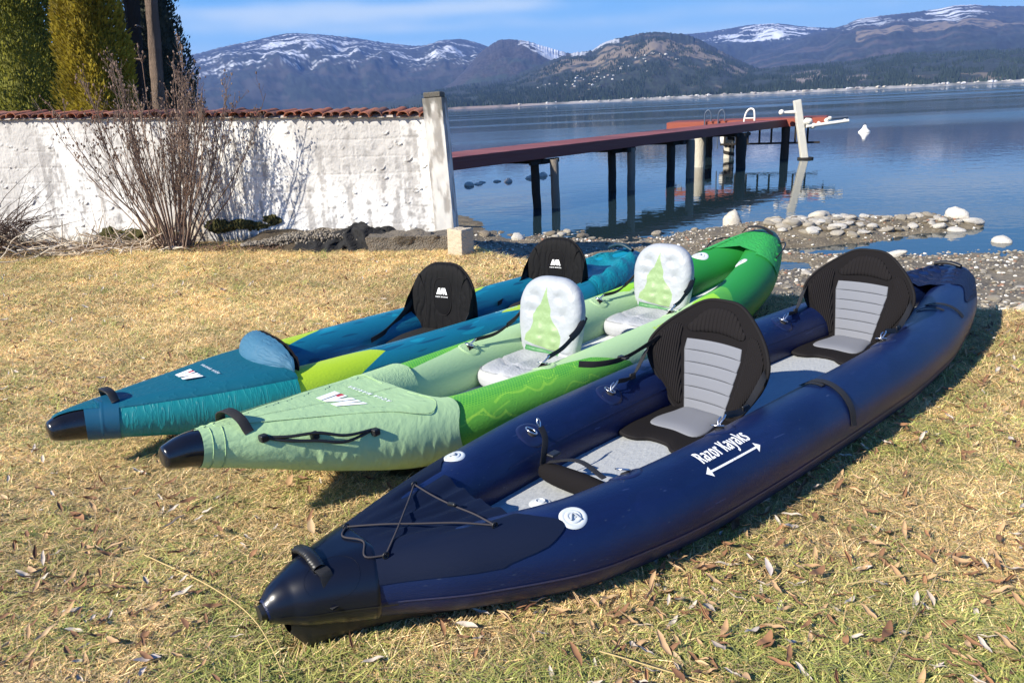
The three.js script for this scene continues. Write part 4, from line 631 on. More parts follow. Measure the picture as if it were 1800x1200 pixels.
{
  const k = K2, g = k.g, L = k.L, lightM = M({ color: new THREE.Color(LIGHT), roughness: .72, bumpMap: rep(grainT, 3, 3), bumpScale: .002 });
  for (const [n, s] of [['left_tube', -1], ['right_tube', 1]]) k.tube(n, s, M({ map: greenTube(s), roughness: .62, bumpMap: rep(grainT, 30, 8), bumpScale: .0008 }), .185, .975);
  k.floor('floor', M({ color: C(.60, .63, .63), roughness: .65, bumpMap: rep(grainT, 3, 8), bumpScale: .003 }), .1, .96, .08, .0, .003);
  k.hull(M({ color: C(.02, .025, .02), roughness: .7 }), .1, .985, (t) => lerp(.25, .004, smoothstep(t, .06, .22)) + .3 * smoothstep(t, .8, 1));
  const tEnd = (q) => { const w = Math.abs(q); return .222 + .012 * Math.exp(-Math.pow((w - .17) / .05, 2)) + .014 * smoothstep(w, .2, .32); };
  closedCover(k, 'bow_cover', lightM, .027, tEnd, .011, (t, phi, s, c, q) => wrinkle(t, phi, 200, .007, 3) + .005 * (fbm(t * 20 + q * 8, q * 14, 5, 2) - .5) + .005 * Math.exp(-Math.pow(phi - .25, 2) * 14) * smoothstep(t, .06, .1));
  // raised piping round the deck panel
  part('cover_piping', [1, -1].map((s) => rope([.06, .09, .13, .17, .205].map((t) => k.S(t, s, .3 + .35 * smoothstep(t, .15, .21), .0165)).concat([k.S(.216, s, .2, .015), k.ring(.218, s > 0 ? .05 : .95, .013)]), .002, 60, 5)), lightM, g);
  for (const t of [.034, .043]) part('cover_seam', new THREE.TubeGeometry(new THREE.CatmullRomCurve3(Array.from({ length: 40 }, (_, i) => k.ring(t, i / 40, .0115)), true), 80, .0022, 5, true), lightM, g);
  const nose = part('nose_cone', surf(30, 40, (u, v) => k.dome(Math.max(.0002, .029 * u * u), v, .009 * smoothstep(u, 0, .3), u / .35), { wrap: true }), P({ color: C(.008, .009, .014), roughness: .2, clearcoat: .4 }), g);
  part('inner_sleeve', surf(30, 40, (u, v) => k.S(lerp(.21, .272 - .02 * Math.abs(v - .5), u), -1, lerp(-1.9, 1.2, v), .0125), {}), lightM, g);
  part('stern_cover', surf(60, 80, (u, v) => { const w = v * 2 - 1, t = lerp(.985, .872 + .03 * Math.pow(1 - Math.abs(w), 1.5), u); return k.cover(t, w, .006 + .004 * (fbm(t * 60, w * 9, 4, 3) - .5), 1.5); }), M({ color: new THREE.Color('#2a9440'), roughness: .65, bumpMap: rep(creaseT, 3, 3), bumpScale: .004 }), g);
  part('stern_cap', surf(24, 40, (u, v) => k.dome(Math.min(.9998, 1 - .036 * u * u), v, .008, u / .4), { wrap: true }), M({ color: C(.02, .09, .05), roughness: .5 }), g);
  part('stern_handle', strap([V(L * .962, .50, -.12), V(L * .955, .545, -.06), V(L * .955, .55, .05), V(L * .962, .50, .12)], .03, .006, V(1, .2, 0)), mWeb, g);
  const loop = (s) => rope([k.S(.90, s, 1.0, .008), k.S(.915, s, 1.0, .05), k.S(.935, s, 1.05, .06), k.S(.95, s, 1.1, .045), k.S(.958, s, 1.15, .008)], .005, 26, 6);
  part('side_cord', [loop(1), loop(-1)], mBlackPl, g); for (const t of [.895, .915, .945]) part('strap_tab', k.patch(1, t * L, 1.05, .02, (u) => .012 * (1 - u) + .004, 4), M({ color: new THREE.Color('#238b38'), roughness: .6 }), g);
  part('carry_handle', strap([V(.27, k.top(.27, -.1, .01).y, -.10), V(.262, k.top(.262, -.07, .045).y, -.07), V(.262, k.top(.262, 0, .055).y, 0), V(.275, k.top(.275, .06, .045).y, .06), V(.285, k.top(.285, .09, .01).y, .095)], .035, .007, V(1, .1, .15)), mWeb, g);
  { const pth = (a, b, lift, sg) => rope([0, .2, .45, .7, 1].map((u, i) => k.S(lerp(a, b, u) / L, 1, 1.02 + .3 * Math.sin(u * Math.PI) * sg + .06 * Math.sin(i * 9), .012 + lift * Math.sin(u * 3.1))), .0065, 40, 6); const c = part('bungee_cord', [pth(.33, .72, .03, .2), pth(.33, .72, .02, .9)], mBlackPl, g); for (const x of [.33, .5, .72]) part('cord_lock', box(.03, .028, .03, ...k.S(x / L, 1, 1.06, .018).toArray(), .006), mBlackPl, c); }
  k.topPrint('deck_logo', .66, .80, -.13, .13, canvasTex(512, 300, (x, w, h) => logo(x, w / 2, h / 2, 235)), .0165); k.topPrint('deck_lettering', .86, .90, -.17, .17, canvasTex(700, 84, (x, w, h) => { x.fillStyle = '#fff'; wide(x, 'AQUA MARINA', w / 2, h / 2, 66, 14); }), .0165);
  k.valve(-1, 4.03, -.1, .062, 'round white air valve on the left tube near the stern'); k.valve(1, 4.05, -.55, .05);
  part('floor_valve_plate', box(.14, .012, .1, 3.98, .13, 0), mValve, g);
  k.rings = [[-1, 1.72, -.35], [-1, 2.87, -.35], [1, 1.72, -.3], [1, 2.87, -.3]].map(([s, x, p]) => [s, x, k.ringAnchor(s, x, p, lightM)]);
}
const flameT = canvasTex(512, 640, (x, W, H) => {
  x.fillStyle = '#9ca1a7'; x.fillRect(0, 0, W, H); const m = [[.47, .12], [.485, .22], [.52, .31], [.555, .38], [.555, .46], [.60, .53], [.69, .60], [.74, .69], [.74, .78], [.70, .885], [.5, .865], [.3, .84], [.15, .81], [.17, .73], [.25, .66], [.285, .56], [.27, .47], [.32, .40], [.385, .34], [.425, .25], [.45, .17]];
  x.fillStyle = '#839c6e'; x.beginPath(); m.forEach(([a, b], i) => (i ? x.lineTo(a * W, b * H) : x.moveTo(a * W, b * H))); x.closePath(); x.fill();
  x.fillStyle = '#3f7848'; x.beginPath(); [[.155, .865], [.70, .905], [.70, 1], [.14, 1]].forEach(([a, b], i) => (i ? x.lineTo(a * W, b * H) : x.moveTo(a * W, b * H))); x.closePath(); x.fill();
});
function whiteSeat(label, k, x, z, turn, lean) {
  const t = thing('kayak_seat', label, 'kayak seat', k.world(x, .085, z).toArray(), k.turn + turn), mW = M({ color: C(.38, .393, .415), roughness: .6, bumpMap: rep(grainT, 3, 3), bumpScale: .003 });
  const back = outline(mirrored([[0, .535], [.09, .525], [.16, .47], [.196, .37], [.20, .25], [.188, .12], [.165, .02], [.10, 0], [0, 0]]), 76), map0 = leanMap(lean, .3, .085), map = (u, v, n) => map0(u * 1.04, v * .835, n);
  const dents = [[-.045, .12, .03], [.045, .12, .03], [-.045, .19, .028], [.045, .19, .028], [-.09, .40, .035], [.075, .41, .035], [.1, .3, .035], [-.1, .3, .03], [.02, .07, .02]];
  part('backrest', pillow(back, (q, u, v) => { let n = .055 * Math.pow(1 - Math.pow(q, 6), .5) + .008 + .006 * (fbm(u * 22 + 9, v * 22, 2, 3) - .5); for (const [a, b, r] of dents) n += .014 * Math.exp(-((u - a) ** 2 + (v - b) ** 2) / (r * r)) * (b < .2 ? 1 : -1); n -= .013 * Math.exp(-Math.pow((v - .055 + .05 * u) / .007, 2)) * smoothstep(.19 - Math.abs(u), 0, .05); return n; }, (q) => .03 * Math.pow(1 - Math.pow(q, 5), .5) + .008, map, 26, [0, .26]), M({ map: flameT, roughness: .5, bumpMap: rep(grainT, 1, 1), bumpScale: .004 }), t);
  part('back_piping', new THREE.TubeGeometry(new THREE.CatmullRomCurve3(back.map(([u, v]) => map(u * .86, .26 + (v - .26) * .88, .036)), true), 120, .0032, 5, true), mGreyPad, t);
  const base = outline(mirrored([[0, -.02], [.16, -.02], [.205, .06], [.212, .2], [.205, .33], [.16, .42], [.08, .435], [0, .435]]), 72), fm = (u, v, n) => V(-v * 1.02, .066 + n * 1.25, u * 1.02);
  const bs = part('seat_cushion', pillow(base, (q, u, v) => .046 * Math.pow(1 - Math.pow(q, 9), .45) - .014 * Math.exp(-(((Math.abs(u) - .08) / .06) ** 2 + ((v - .16) / .09) ** 2)) + .01 * Math.exp(-((u / .025) ** 2)) * smoothstep(v, .12, .3) - .010 * Math.exp(-Math.pow((v - .3 + u * u * 3) / .008, 2)) * (q < .9 ? 1 : 0), (q) => .05 * Math.pow(1 - Math.pow(q, 9), .45), fm, 24, [0, .2]), mW, t);
  part('cushion_piping', new THREE.TubeGeometry(new THREE.CatmullRomCurve3(base.map(([u, v]) => fm(u * .93, .2 + (v - .2) * .93, .036)), true), 120, .003, 5, true), mW, bs);
  for (const s of [-1, 1]) {
    const e = map(s * .196, .26, .0), to = t.worldToLocal(k.g.localToWorld(k.rings.find((r) => r[0] === s && Math.abs(r[1] - x) < .6)[2].clone()));
    part('upper_strap', strap([e.clone().add(V(.03, .03, 0)), e.clone().add(V(-.02, 0, s * .008)), e.clone().lerp(to, .5).add(V(0, -.02, 0)), to.clone().add(V(.04, .02, 0))], .022, .003, V(.4, .7, -s * .3)), mWeb, t);
    part('strap_pad', strap([e.clone().add(V(0, .02, s * .004)), e.clone().lerp(to, .16).add(V(0, -.005, s * .004)), e.clone().lerp(to, .32).add(V(0, -.012, 0))], .034, .008, V(.4, .7, -s * .3)), mWeb, t);
    part('snap_clip', rope([to.clone().add(V(.05, .025, 0)), to.clone().add(V(.025, .02, .006)), to.clone().add(V(.002, .004, 0))], .005, 12, 6), mMetal, t);
    part('lower_strap', strap([to.clone().add(V(.0, .0, 0)), to.clone().add(V(-.02, -.05, -s * .03)), V(-.40, .07, s * .215), V(-.41, .02, s * .2), V(-.33, .0, s * .17)], .03, .004, V(.5, .2, s * .2)), mWeb, t);
  }
  return t;
}
whiteSeat('white padded seat with green flame print at the front of the green kayak', K2, 2.11, -.02, .06, .14);
whiteSeat('white padded seat with green flame print at the rear of the green kayak', K2, 3.22, -.02, .04, .14);

// ---------------------------------------------------------------- the teal kayak at the back
function tealTube(side) {
  return canvasTex(2048, 512, (x, W, H) => {
    const px = (t) => t * W, py = (p) => (.5 - p / (2 * Math.PI)) * H, r = rng(side + 12), poly = (q) => { x.beginPath(); q.forEach(([t, p], i) => (i ? x.lineTo(px(t), py(p)) : x.moveTo(px(t), py(p)))); x.closePath(); x.fill(); };
    x.fillStyle = '#0a6a86'; x.fillRect(0, 0, W, H);
    for (let i = 0; i < 420; i++) { x.globalAlpha = .35 + .5 * r(); x.fillStyle = ['#0a4c6c', '#0b5b7c', '#128aa4', '#0a4060'][(r() * 4) | 0]; const a = r() * W, b = r() * H, w = 20 + 90 * r(), h = 6 + 22 * r(); x.beginPath(); x.moveTo(a, b); x.quadraticCurveTo(a + w * .4, b - h, a + w, b - h * .2 + 8 * r()); x.quadraticCurveTo(a + w * .5, b + h * .3, a, b); x.fill(); }
    x.globalAlpha = 1; x.fillStyle = '#a6c428'; poly([[.22, -.62], [.30, -.5], [.355, .0], [.37, .4], [.33, 1.0], [.26, 2.2], [.22, 2.2]]); poly([[.615, -.5], [.66, -.15], [.68, .2], [.62, .35], [.58, .1]]);
    x.fillStyle = '#0e86a4'; poly([[.84, -3.14], [.86, 0], [.84, 3.14], [1, 3.14], [1, -3.14]]);
    if (side > 0) { x.fillStyle = '#9fc8d0'; x.font = 'bold 30px sans-serif'; x.fillText('STEAM', px(.575), py(-.35)); }
  });
}
const K3 = kayak('teal inflatable kayak with black seats at the back', [-2.05, -3.04], [1.03, -5.90],
  [[0, 0, .03, .235], [.015, 0, .055, .237], [.04, .018, .068, .232], [.09, .085, .085, .212], [.15, .155, .105, .188], [.22, .225, .125, .168], [.3, .27, .136, .152], [.45, .29, .138, .148], [.6, .29, .138, .15], [.75, .262, .14, .16], [.86, .19, .135, .195], [.94, .09, .11, .25], [1, 0, .06, .31]]);
KAYAKS.push(K3);
{
  const k = K3, g = k.g, L = k.L;
  const deckM = P({ color: C(.002, .10, .155), roughness: .6, specularIntensity: .6, bumpMap: rep(creaseT, 2, 2), bumpScale: .0015 }), sideM = P({ color: C(.004, .20, .225), roughness: .45, bumpMap: rep(creaseT, 6, 2), bumpScale: .0015 });
  for (const [n, s] of [['left_tube', -1], ['right_tube', 1]]) k.tube(n, s, P({ map: tealTube(s), roughness: .5, bumpMap: rep(grainT, 30, 8), bumpScale: .0008 }), .22, .98);
  k.floor('floor', M({ color: C(.42, .45, .47), roughness: .65 }), .08, .96, .075, 0, .003);
  k.hull(M({ color: C(.01, .02, .025), roughness: .7 }), .08, .985, (t) => lerp(.16, .004, smoothstep(t, .05, .2)) + .2 * smoothstep(t, .82, 1));
  const tEnd = (q) => .235 + .012 * smoothstep(Math.abs(q), .08, .2);
  closedCover(k, 'side_cover', sideM, .05, tEnd, .009, (t, phi) => wrinkle(t, phi, 260, .004, 8));
  part('deck_cover', surf(110, 80, (u, v) => { const w = v * 2 - 1, t = lerp(.05, .236 + .012 * Math.abs(w), u); return k.cover(t, w, .013 + .012 * (1 - w * w) * smoothstep(t, .08, .2) + .002 * (fbm(t * 40, w * 5, 2, 3) - .5) - .004 * smoothstep(Math.abs(w), .97, 1), .72); }), deckM, g);
  part('bow_sleeve', surf(24, 50, (u, v) => k.ring(lerp(.036, .068, u), v, .0135 + (Math.abs(u - .5) < .04 ? .0018 : 0)), { wrap: true }), P({ color: C(.006, .085, .16), roughness: .45 }), g);
  part('nose_cone', surf(30, 40, (u, v) => k.dome(Math.max(.0002, .036 * u * u), v, .009 * smoothstep(u, 0, .3), u / .35), { wrap: true }), P({ color: C(.008, .008, .01), roughness: .22, clearcoat: .5 }), g);
  part('nose_flap', surf(16, 20, (u, v) => k.cover(lerp(.008, .05, u), (v * 2 - 1) * (.35 + .65 * u), .0145, .55), {}), deckM, g);
  const hY = k.top(.27, 0, .012).y;
  part('carry_handle', strap([V(.27, hY, -.075), V(.262, hY + .035, -.05), V(.262, hY + .045, 0), V(.27, hY + .035, .05), V(.275, hY, .075)], .034, .012, V(1, 0, .1)), mBlackPl, g);
  // the upright splash guard at the back of the deck
  part('splash_guard', surf(50, 16, (u, v) => { const s = u * 2 - 1, z = s * .30, h = .145 * Math.pow(Math.max(0, 1 - Math.pow(Math.abs(s + .1) / 1.1, 2.4)), .8), b = k.top(.955 + .10 * s * s, z, .016), n = .012 * Math.sin(v * Math.PI); return b.add(V(h * v * (.35 + .5 * v) - n * .6 - .02, h * Math.sin(v * 1.45) * .8 + .002 * Math.sin(u * 60) * v, 0)); }), M({ color: C(.03, .125, .215), roughness: .7, bumpMap: rep(creaseT, 1, 1), bumpScale: .003 }), g);
  part('guard_back', surf(50, 10, (u, v) => { const s = u * 2 - 1, z = s * .30, h = .145 * Math.pow(Math.max(0, 1 - Math.pow(Math.abs(s + .1) / 1.1, 2.4)), .8), b = k.top(.955 + .10 * s * s, z, .014); return b.add(V(.006 + h * .85 * v * (1 - .0 * v), h * .795 * Math.sin(v * 1.45) - .003, 0)); }), mFoam, g);
  part('stern_cover', surf(90, 80, (u, v) => { const w = v * 2 - 1, t = lerp(.985, .775 + .03 * (1 - w * w), u); return k.cover(t, w, .008 + .014 * Math.pow(Math.abs(Math.sin(t * 62 + w * 1.5 + fbm(t * 20, w * 3, 2, 2) * 2)), 3) * (1 - smoothstep(Math.abs(w), .6, .95)), 1.1, .03); }), P({ color: C(.004, .18, .235), roughness: .45, bumpMap: rep(creaseT, 3, 3), bumpScale: .004 }), g);
  part('stern_handle', surf(24, 10, (u, v) => { const a = v * 2 * Math.PI; return V(L * .955 + Math.cos(a) * .018, .40 + .035 * Math.sin(u * Math.PI) + Math.sin(a) * .014, lerp(-.13, .10, u)); }, { wrap: true }), P({ color: C(.005, .03, .05), roughness: .5 }), g);
  k.topPrint('deck_logo', .58, .68, -.09, .09, canvasTex(512, 300, (x, w, h) => logo(x, w / 2, h / 2, 235)), .030); k.topPrint('deck_lettering', .725, .755, -.125, .125, canvasTex(700, 84, (x, w, h) => { x.fillStyle = '#e8eef2'; wide(x, 'AQUA MARINA', w / 2, h / 2, 60, 16); }), .031);
  k.valve(1, 3.66, -.2, .05, 'round white air valve on the right tube near the stern');
}
const emblemT = canvasTex(512, 512, (x, W, H) => { logo(x, W / 2, H * .40, 170, '#f4f4f4', false); x.fillStyle = '#f4f4f4'; wide(x, 'AQUA MARINA', W / 2, H * .72, 50, 4); });
const emblemMap = (k) => k;
const foldT = tex(512, 512, (u, v) => { const f = fbm(u * 5, v * 3, 6, 3, 1), a = Math.pow(.5 + .5 * Math.sin((u * 9 + (u - .5) * v * 5 + f * 1.6) * 6.283), 2); return .35 + .3 * a * (1 - v * .5) + .3 * (f - .5) + .1 * fbm(u * 24, v * 24, 4, 3, 24); }, false);
function archSeat(label, k, x, z, turn, lean) {
  const t = thing('kayak_seat', label, 'kayak seat', k.world(x, .09, z).toArray(), k.turn + turn), mB = P({ color: C(.0045, .0045, .0055), roughness: .75, specularIntensity: .35, bumpMap: foldT, bumpScale: .014 }), map0 = leanMap(lean, .55, .03), map = (u, v, n) => map0(u, v * .93, n);
  const back = outline(mirrored([[0, .50], [.085, .492], [.16, .44], [.212, .36], [.236, .26], [.245, .14], [.24, .0], [0, -.01]]), 72);
  const b = part('backrest', pillow(back, (q, u, v) => .03 * Math.pow(1 - Math.pow(q, 8), .5) + .007 * (fbm(u * 18 + 5, v * 6, 3, 3) - .5) * (1 - q) * 2 + .006, (q) => .02 * (1 - Math.pow(q, 8)) + .004, map, 16, [0, .22]), mB, t);
  part('edge_piping', new THREE.TubeGeometry(new THREE.CatmullRomCurve3(back.map(([u, v]) => map(u, v, 0)), true), 140, .008, 6, true), mFoamHi, b);
  const em = outline(mirrored([[0, .385], [.045, .37], [.065, .31], [.066, .24], [.055, .175], [.03, .14], [0, .132]].map(([a, c]) => [a, c + .02])), 48);
  const e = part('emblem_patch', pillow(em, (q) => .036 + .007 * (1 - Math.pow(q, 5)), () => -.028, map, 6), P({ color: C(.0045, .0045, .0055), roughness: .8, specularIntensity: .3 }), b);
  part('emblem_piping', new THREE.TubeGeometry(new THREE.CatmullRomCurve3(em.map(([u, v]) => map(u, v, .037)), true), 90, .0035, 5, true), mFoamHi, e);
  part('emblem_print', surf(8, 8, (u, v) => map((.5 - u) * .12 * -1, .245 + v * .12, .0475), { uvf: (u, v) => [u, v] }), M({ map: emblemT, transparent: true, roughness: .6 }), e);
  for (const s of [-1, 1]) part('panel_piping', new THREE.TubeGeometry(new THREE.CatmullRomCurve3([[.17, .425], [.135, .33], [.12, .22], [.135, .1], [.16, .0]].map(([u, v]) => map(s * u, v, .034))), 40, .0035, 5), mFoamHi, b);
  for (const s of [-1, 1]) part('side_wing', surf(16, 14, (u, v) => { const q = map(s * .222, lerp(0, .36 - .05 * u, v), -.002), f = Math.sin(v * Math.PI) * .008; return V(q.x - u * (.20 - .13 * v) , q.y * (1 - .12 * u), q.z + s * (.012 * u + f)); }), mB, t);
  part('seat_base', pillow(outline(mirrored([[0, -.02], [.2, -.02], [.225, .08], [.225, .3], [.2, .39], [0, .4]]), 60), (q) => .035 * Math.pow(1 - Math.pow(q, 9), .5), () => .03, (u, v, n) => V(-v, .05 + n, u), 8), M({ color: C(.008, .008, .009), roughness: .8, bumpMap: rep(grainT, 2, 2), bumpScale: .004 }), t);
  for (const s of [-1, 1]) part('strap', strap([map(s * .222, .25, 0), V(-.16, .17, s * .24), V(-.30, .12, s * .25), V(-.45, .11, s * .24)], .03, .004, V(.4, .7, 0)), mWeb, t);
  return t;
}
archSeat('black arched fabric seat at the front of the teal kayak', K3, 2.25, -.02, .32, .1);
archSeat('black arched fabric seat at the rear of the teal kayak', K3, 3.30, -.03, .3, .1);

// ================================================================ STONES ON THE BEACH
{
  const rnd = rng(61), forms = []; for (let i = 0; i < 6; i++) forms.push(rough(new THREE.IcosahedronGeometry(1, 3), .42, 1.1, i * 11));
  const stoneM = [[.58, .53, .45], [.48, .43, .35], [.68, .64, .57], [.24, .20, .15], [.38, .335, .265], [.54, .5, .44]].map((c) => M({ color: C(...c), roughness: .9, bumpMap: rep(grainT, 2, 2), bumpScale: .012 }));
  let first = null;
  const stone = (x, z, s, label, group, m, flatK = .55) => { if (group) s *= .78;
    const o = new THREE.Mesh(forms[(rnd() * 6) | 0], stoneM[m ?? ((rnd() * 6) | 0)]); o.name = numbered('stone'); o.castShadow = o.receiveShadow = true; scene.add(o);
    o.position.set(x, Math.max(groundY(x, z), -.54) + s * flatK * .35, z); o.rotation.set((rnd() - .5) * .5, rnd() * 6.283, (rnd() - .5) * .5); o.scale.set(s * (1 + .35 * rnd()), s * flatK * (.8 + .5 * rnd()), s * (.75 + .3 * rnd()));
    return tag(o, label, 'stone', group);
  };
  stone(6.75, -11.25, .15, 'largest white boulder at the right end of the stone bar', null, 2, .8); stone(6.9, -11.0, .13, 'flat pale stone just below the largest white boulder', null, 2, .4);
  stone(6.5, -9.75, .11, 'rounded white stone alone at the far right waterline', null, 2, .8); stone(3.62, -11.95, .15, 'pale pointed stone behind the tip of the green kayak', null, 0, 1); stone(4.72, -11.3, .15, 'biggest rounded cream stone in the pile on the bar', null, 0, .8);
  stone(3.62, -5.05, .07, 'white stone alone on the edge of the lawn at the right', null, 2, .9); stone(3.85, -8.6, .13, 'flat pale stone beside the small puddle', null, 0, .4); stone(4.75, -9.05, .1, 'white stone behind the rear seat of the navy kayak', null, 2, .6);
  for (let i = 0; i < 170; i++) { const left = rnd() < .62; const x = left ? lerp(3.75, 5.3, (rnd() + rnd()) / 2) : lerp(5.0, 6.9, rnd()), z = (left ? -11.0 : -11.25) - .75 * (rnd() + rnd() - 1); stone(x, z, .06 + .09 * rnd() * rnd() + (left ? .025 : 0), left ? 'pale stone heaped at the left end of the low bar behind the green stern' : 'pale stone strewn on the right half of the low bar', left ? 'stones at the left of the bar' : 'stones at the right of the bar', undefined, .44); }
  for (let i = 0; i < 28; i++) { const x = lerp(5.2, 7.1, rnd()), z = lerp(-12.6, -11.7, rnd()); stone(x, z, .04 + .08 * rnd(), 'dark wet stone just breaking the water off the bar', 'wet stones off the bar', 3, .4); }
  for (let i = 0; i < 95; i++) { const x = lerp(-.3, 7.5, rnd()), d = lerp(.35, 4.1, rnd()); let z = -4; while (lakeward(x, z) < d && z > -14) z -= .06; stone(x, z, .03 + .06 * rnd() * rnd(), x < 2.4 ? 'pale stone on the muddy beach between the pillar and the green kayak' : x < 4.6 ? 'pale stone on the muddy beach beside the navy stern' : 'pale stone on the muddy beach at the right edge', 'stones on the beach, ' + (x < 2.4 ? 'left' : x < 4.6 ? 'middle' : 'right'), undefined, .5); }
  for (let i = 0; i < 14; i++) { const x = lerp(-.25, 3.4, rnd()), z = -11.4 - .9 * rnd(); stone(x, z, .05 + .09 * rnd(), 'stone along the waterline behind the kayaks', 'stones along the waterline', undefined, .5); }
  for (const [x, z, s] of [[-.95, -20.6, .2], [-.72, -20.9, .16], [-.6, -21.3, .13], [-.2, -21.4, .14], [.1, -21.2, .16], [.75, -21.9, .15], [1.15, -22.4, .2], [1.4, -22.5, .14]]) stone(x, z, s, 'pale rock in the shallow water left of the dock', 'rocks left of the dock', 0, .6);
  for (const [x, z, s] of [[-.35, -12.0, .14], [.05, -12.2, .09], [-.1, -12.5, .07], [.7, -12.0, .12]]) stone(x, z, s, 'dark stone at the waterline by the white pillar', 'dark stones by the pillar', 3, .5);
  // pebbles
  const peb = rough(new THREE.IcosahedronGeometry(1, 1), .35, 1.2, 5), N = 15000, im = new THREE.InstancedMesh(peb, M({ color: C(1, 1, 1), roughness: .85 }), N), m4 = new THREE.Matrix4(), q = new THREE.Quaternion(), e = new THREE.Euler(); im.name = 'beach_pebbles'; let n = 0;
  while (n < N) { const x = lerp(-1.2, 9, rnd()), z = lerp(-12.6, -3, rnd()), d = lakeward(x, z); if (d < -.1 || (d < .15 && rnd() < .6)) continue; const y = groundY(x, z); if (y < -.53 || fbm(x * 1.6, z * 1.6, 12, 3) + .25 * rnd() < .47) continue; const s = .006 + .017 * Math.pow(rnd(), 3); im.setMatrixAt(n, m4.compose(V(x, y + s * .25, z), q.setFromEuler(e.set((rnd() - .5) * .6, rnd() * 6.28, (rnd() - .5) * .6)), V(s * (1 + .5 * rnd()), s * .6, s))); const k = .35 + .65 * rnd(), w = rnd(); im.setColorAt(n, w < .16 ? C(.68, .64, .57) : w < .24 ? C(.26, .14, .09) : C(.34 * k, .30 * k, .235 * k)); n++; }
  im.castShadow = im.receiveShadow = true; scene.add(im); tag(im, 'mixed grey and brown pebbles covering the beach', 'pebbles', null, 'stuff');
  const heapM = new THREE.InstancedMesh(peb, M({ color: C(1, 1, 1), roughness: .95 }), 5200); heapM.name = 'gravel_heap'; for (let i = 0; i < 5200; i++) { const u = rnd(), x = lerp(-3.2, -.95, u), z = -8.42 - .5 * rnd() - (-.8 - x) * .235, s = .006 + .018 * rnd() * rnd(); heapM.setMatrixAt(i, m4.compose(V(x, .05 + .12 * Math.sin(u * 3.1) * rnd(), z), q.setFromEuler(e.set(rnd(), rnd() * 6, rnd())), V(s * 1.3, s * .8, s))); const k = .3 + .7 * rnd(); heapM.setColorAt(i, C(.29 * k, .25 * k, .2 * k)); } heapM.castShadow = heapM.receiveShadow = true; scene.add(heapM); tag(heapM, 'heap of grey gravel along the foot of the wall behind the black fabric', 'gravel', null, 'stuff');
}

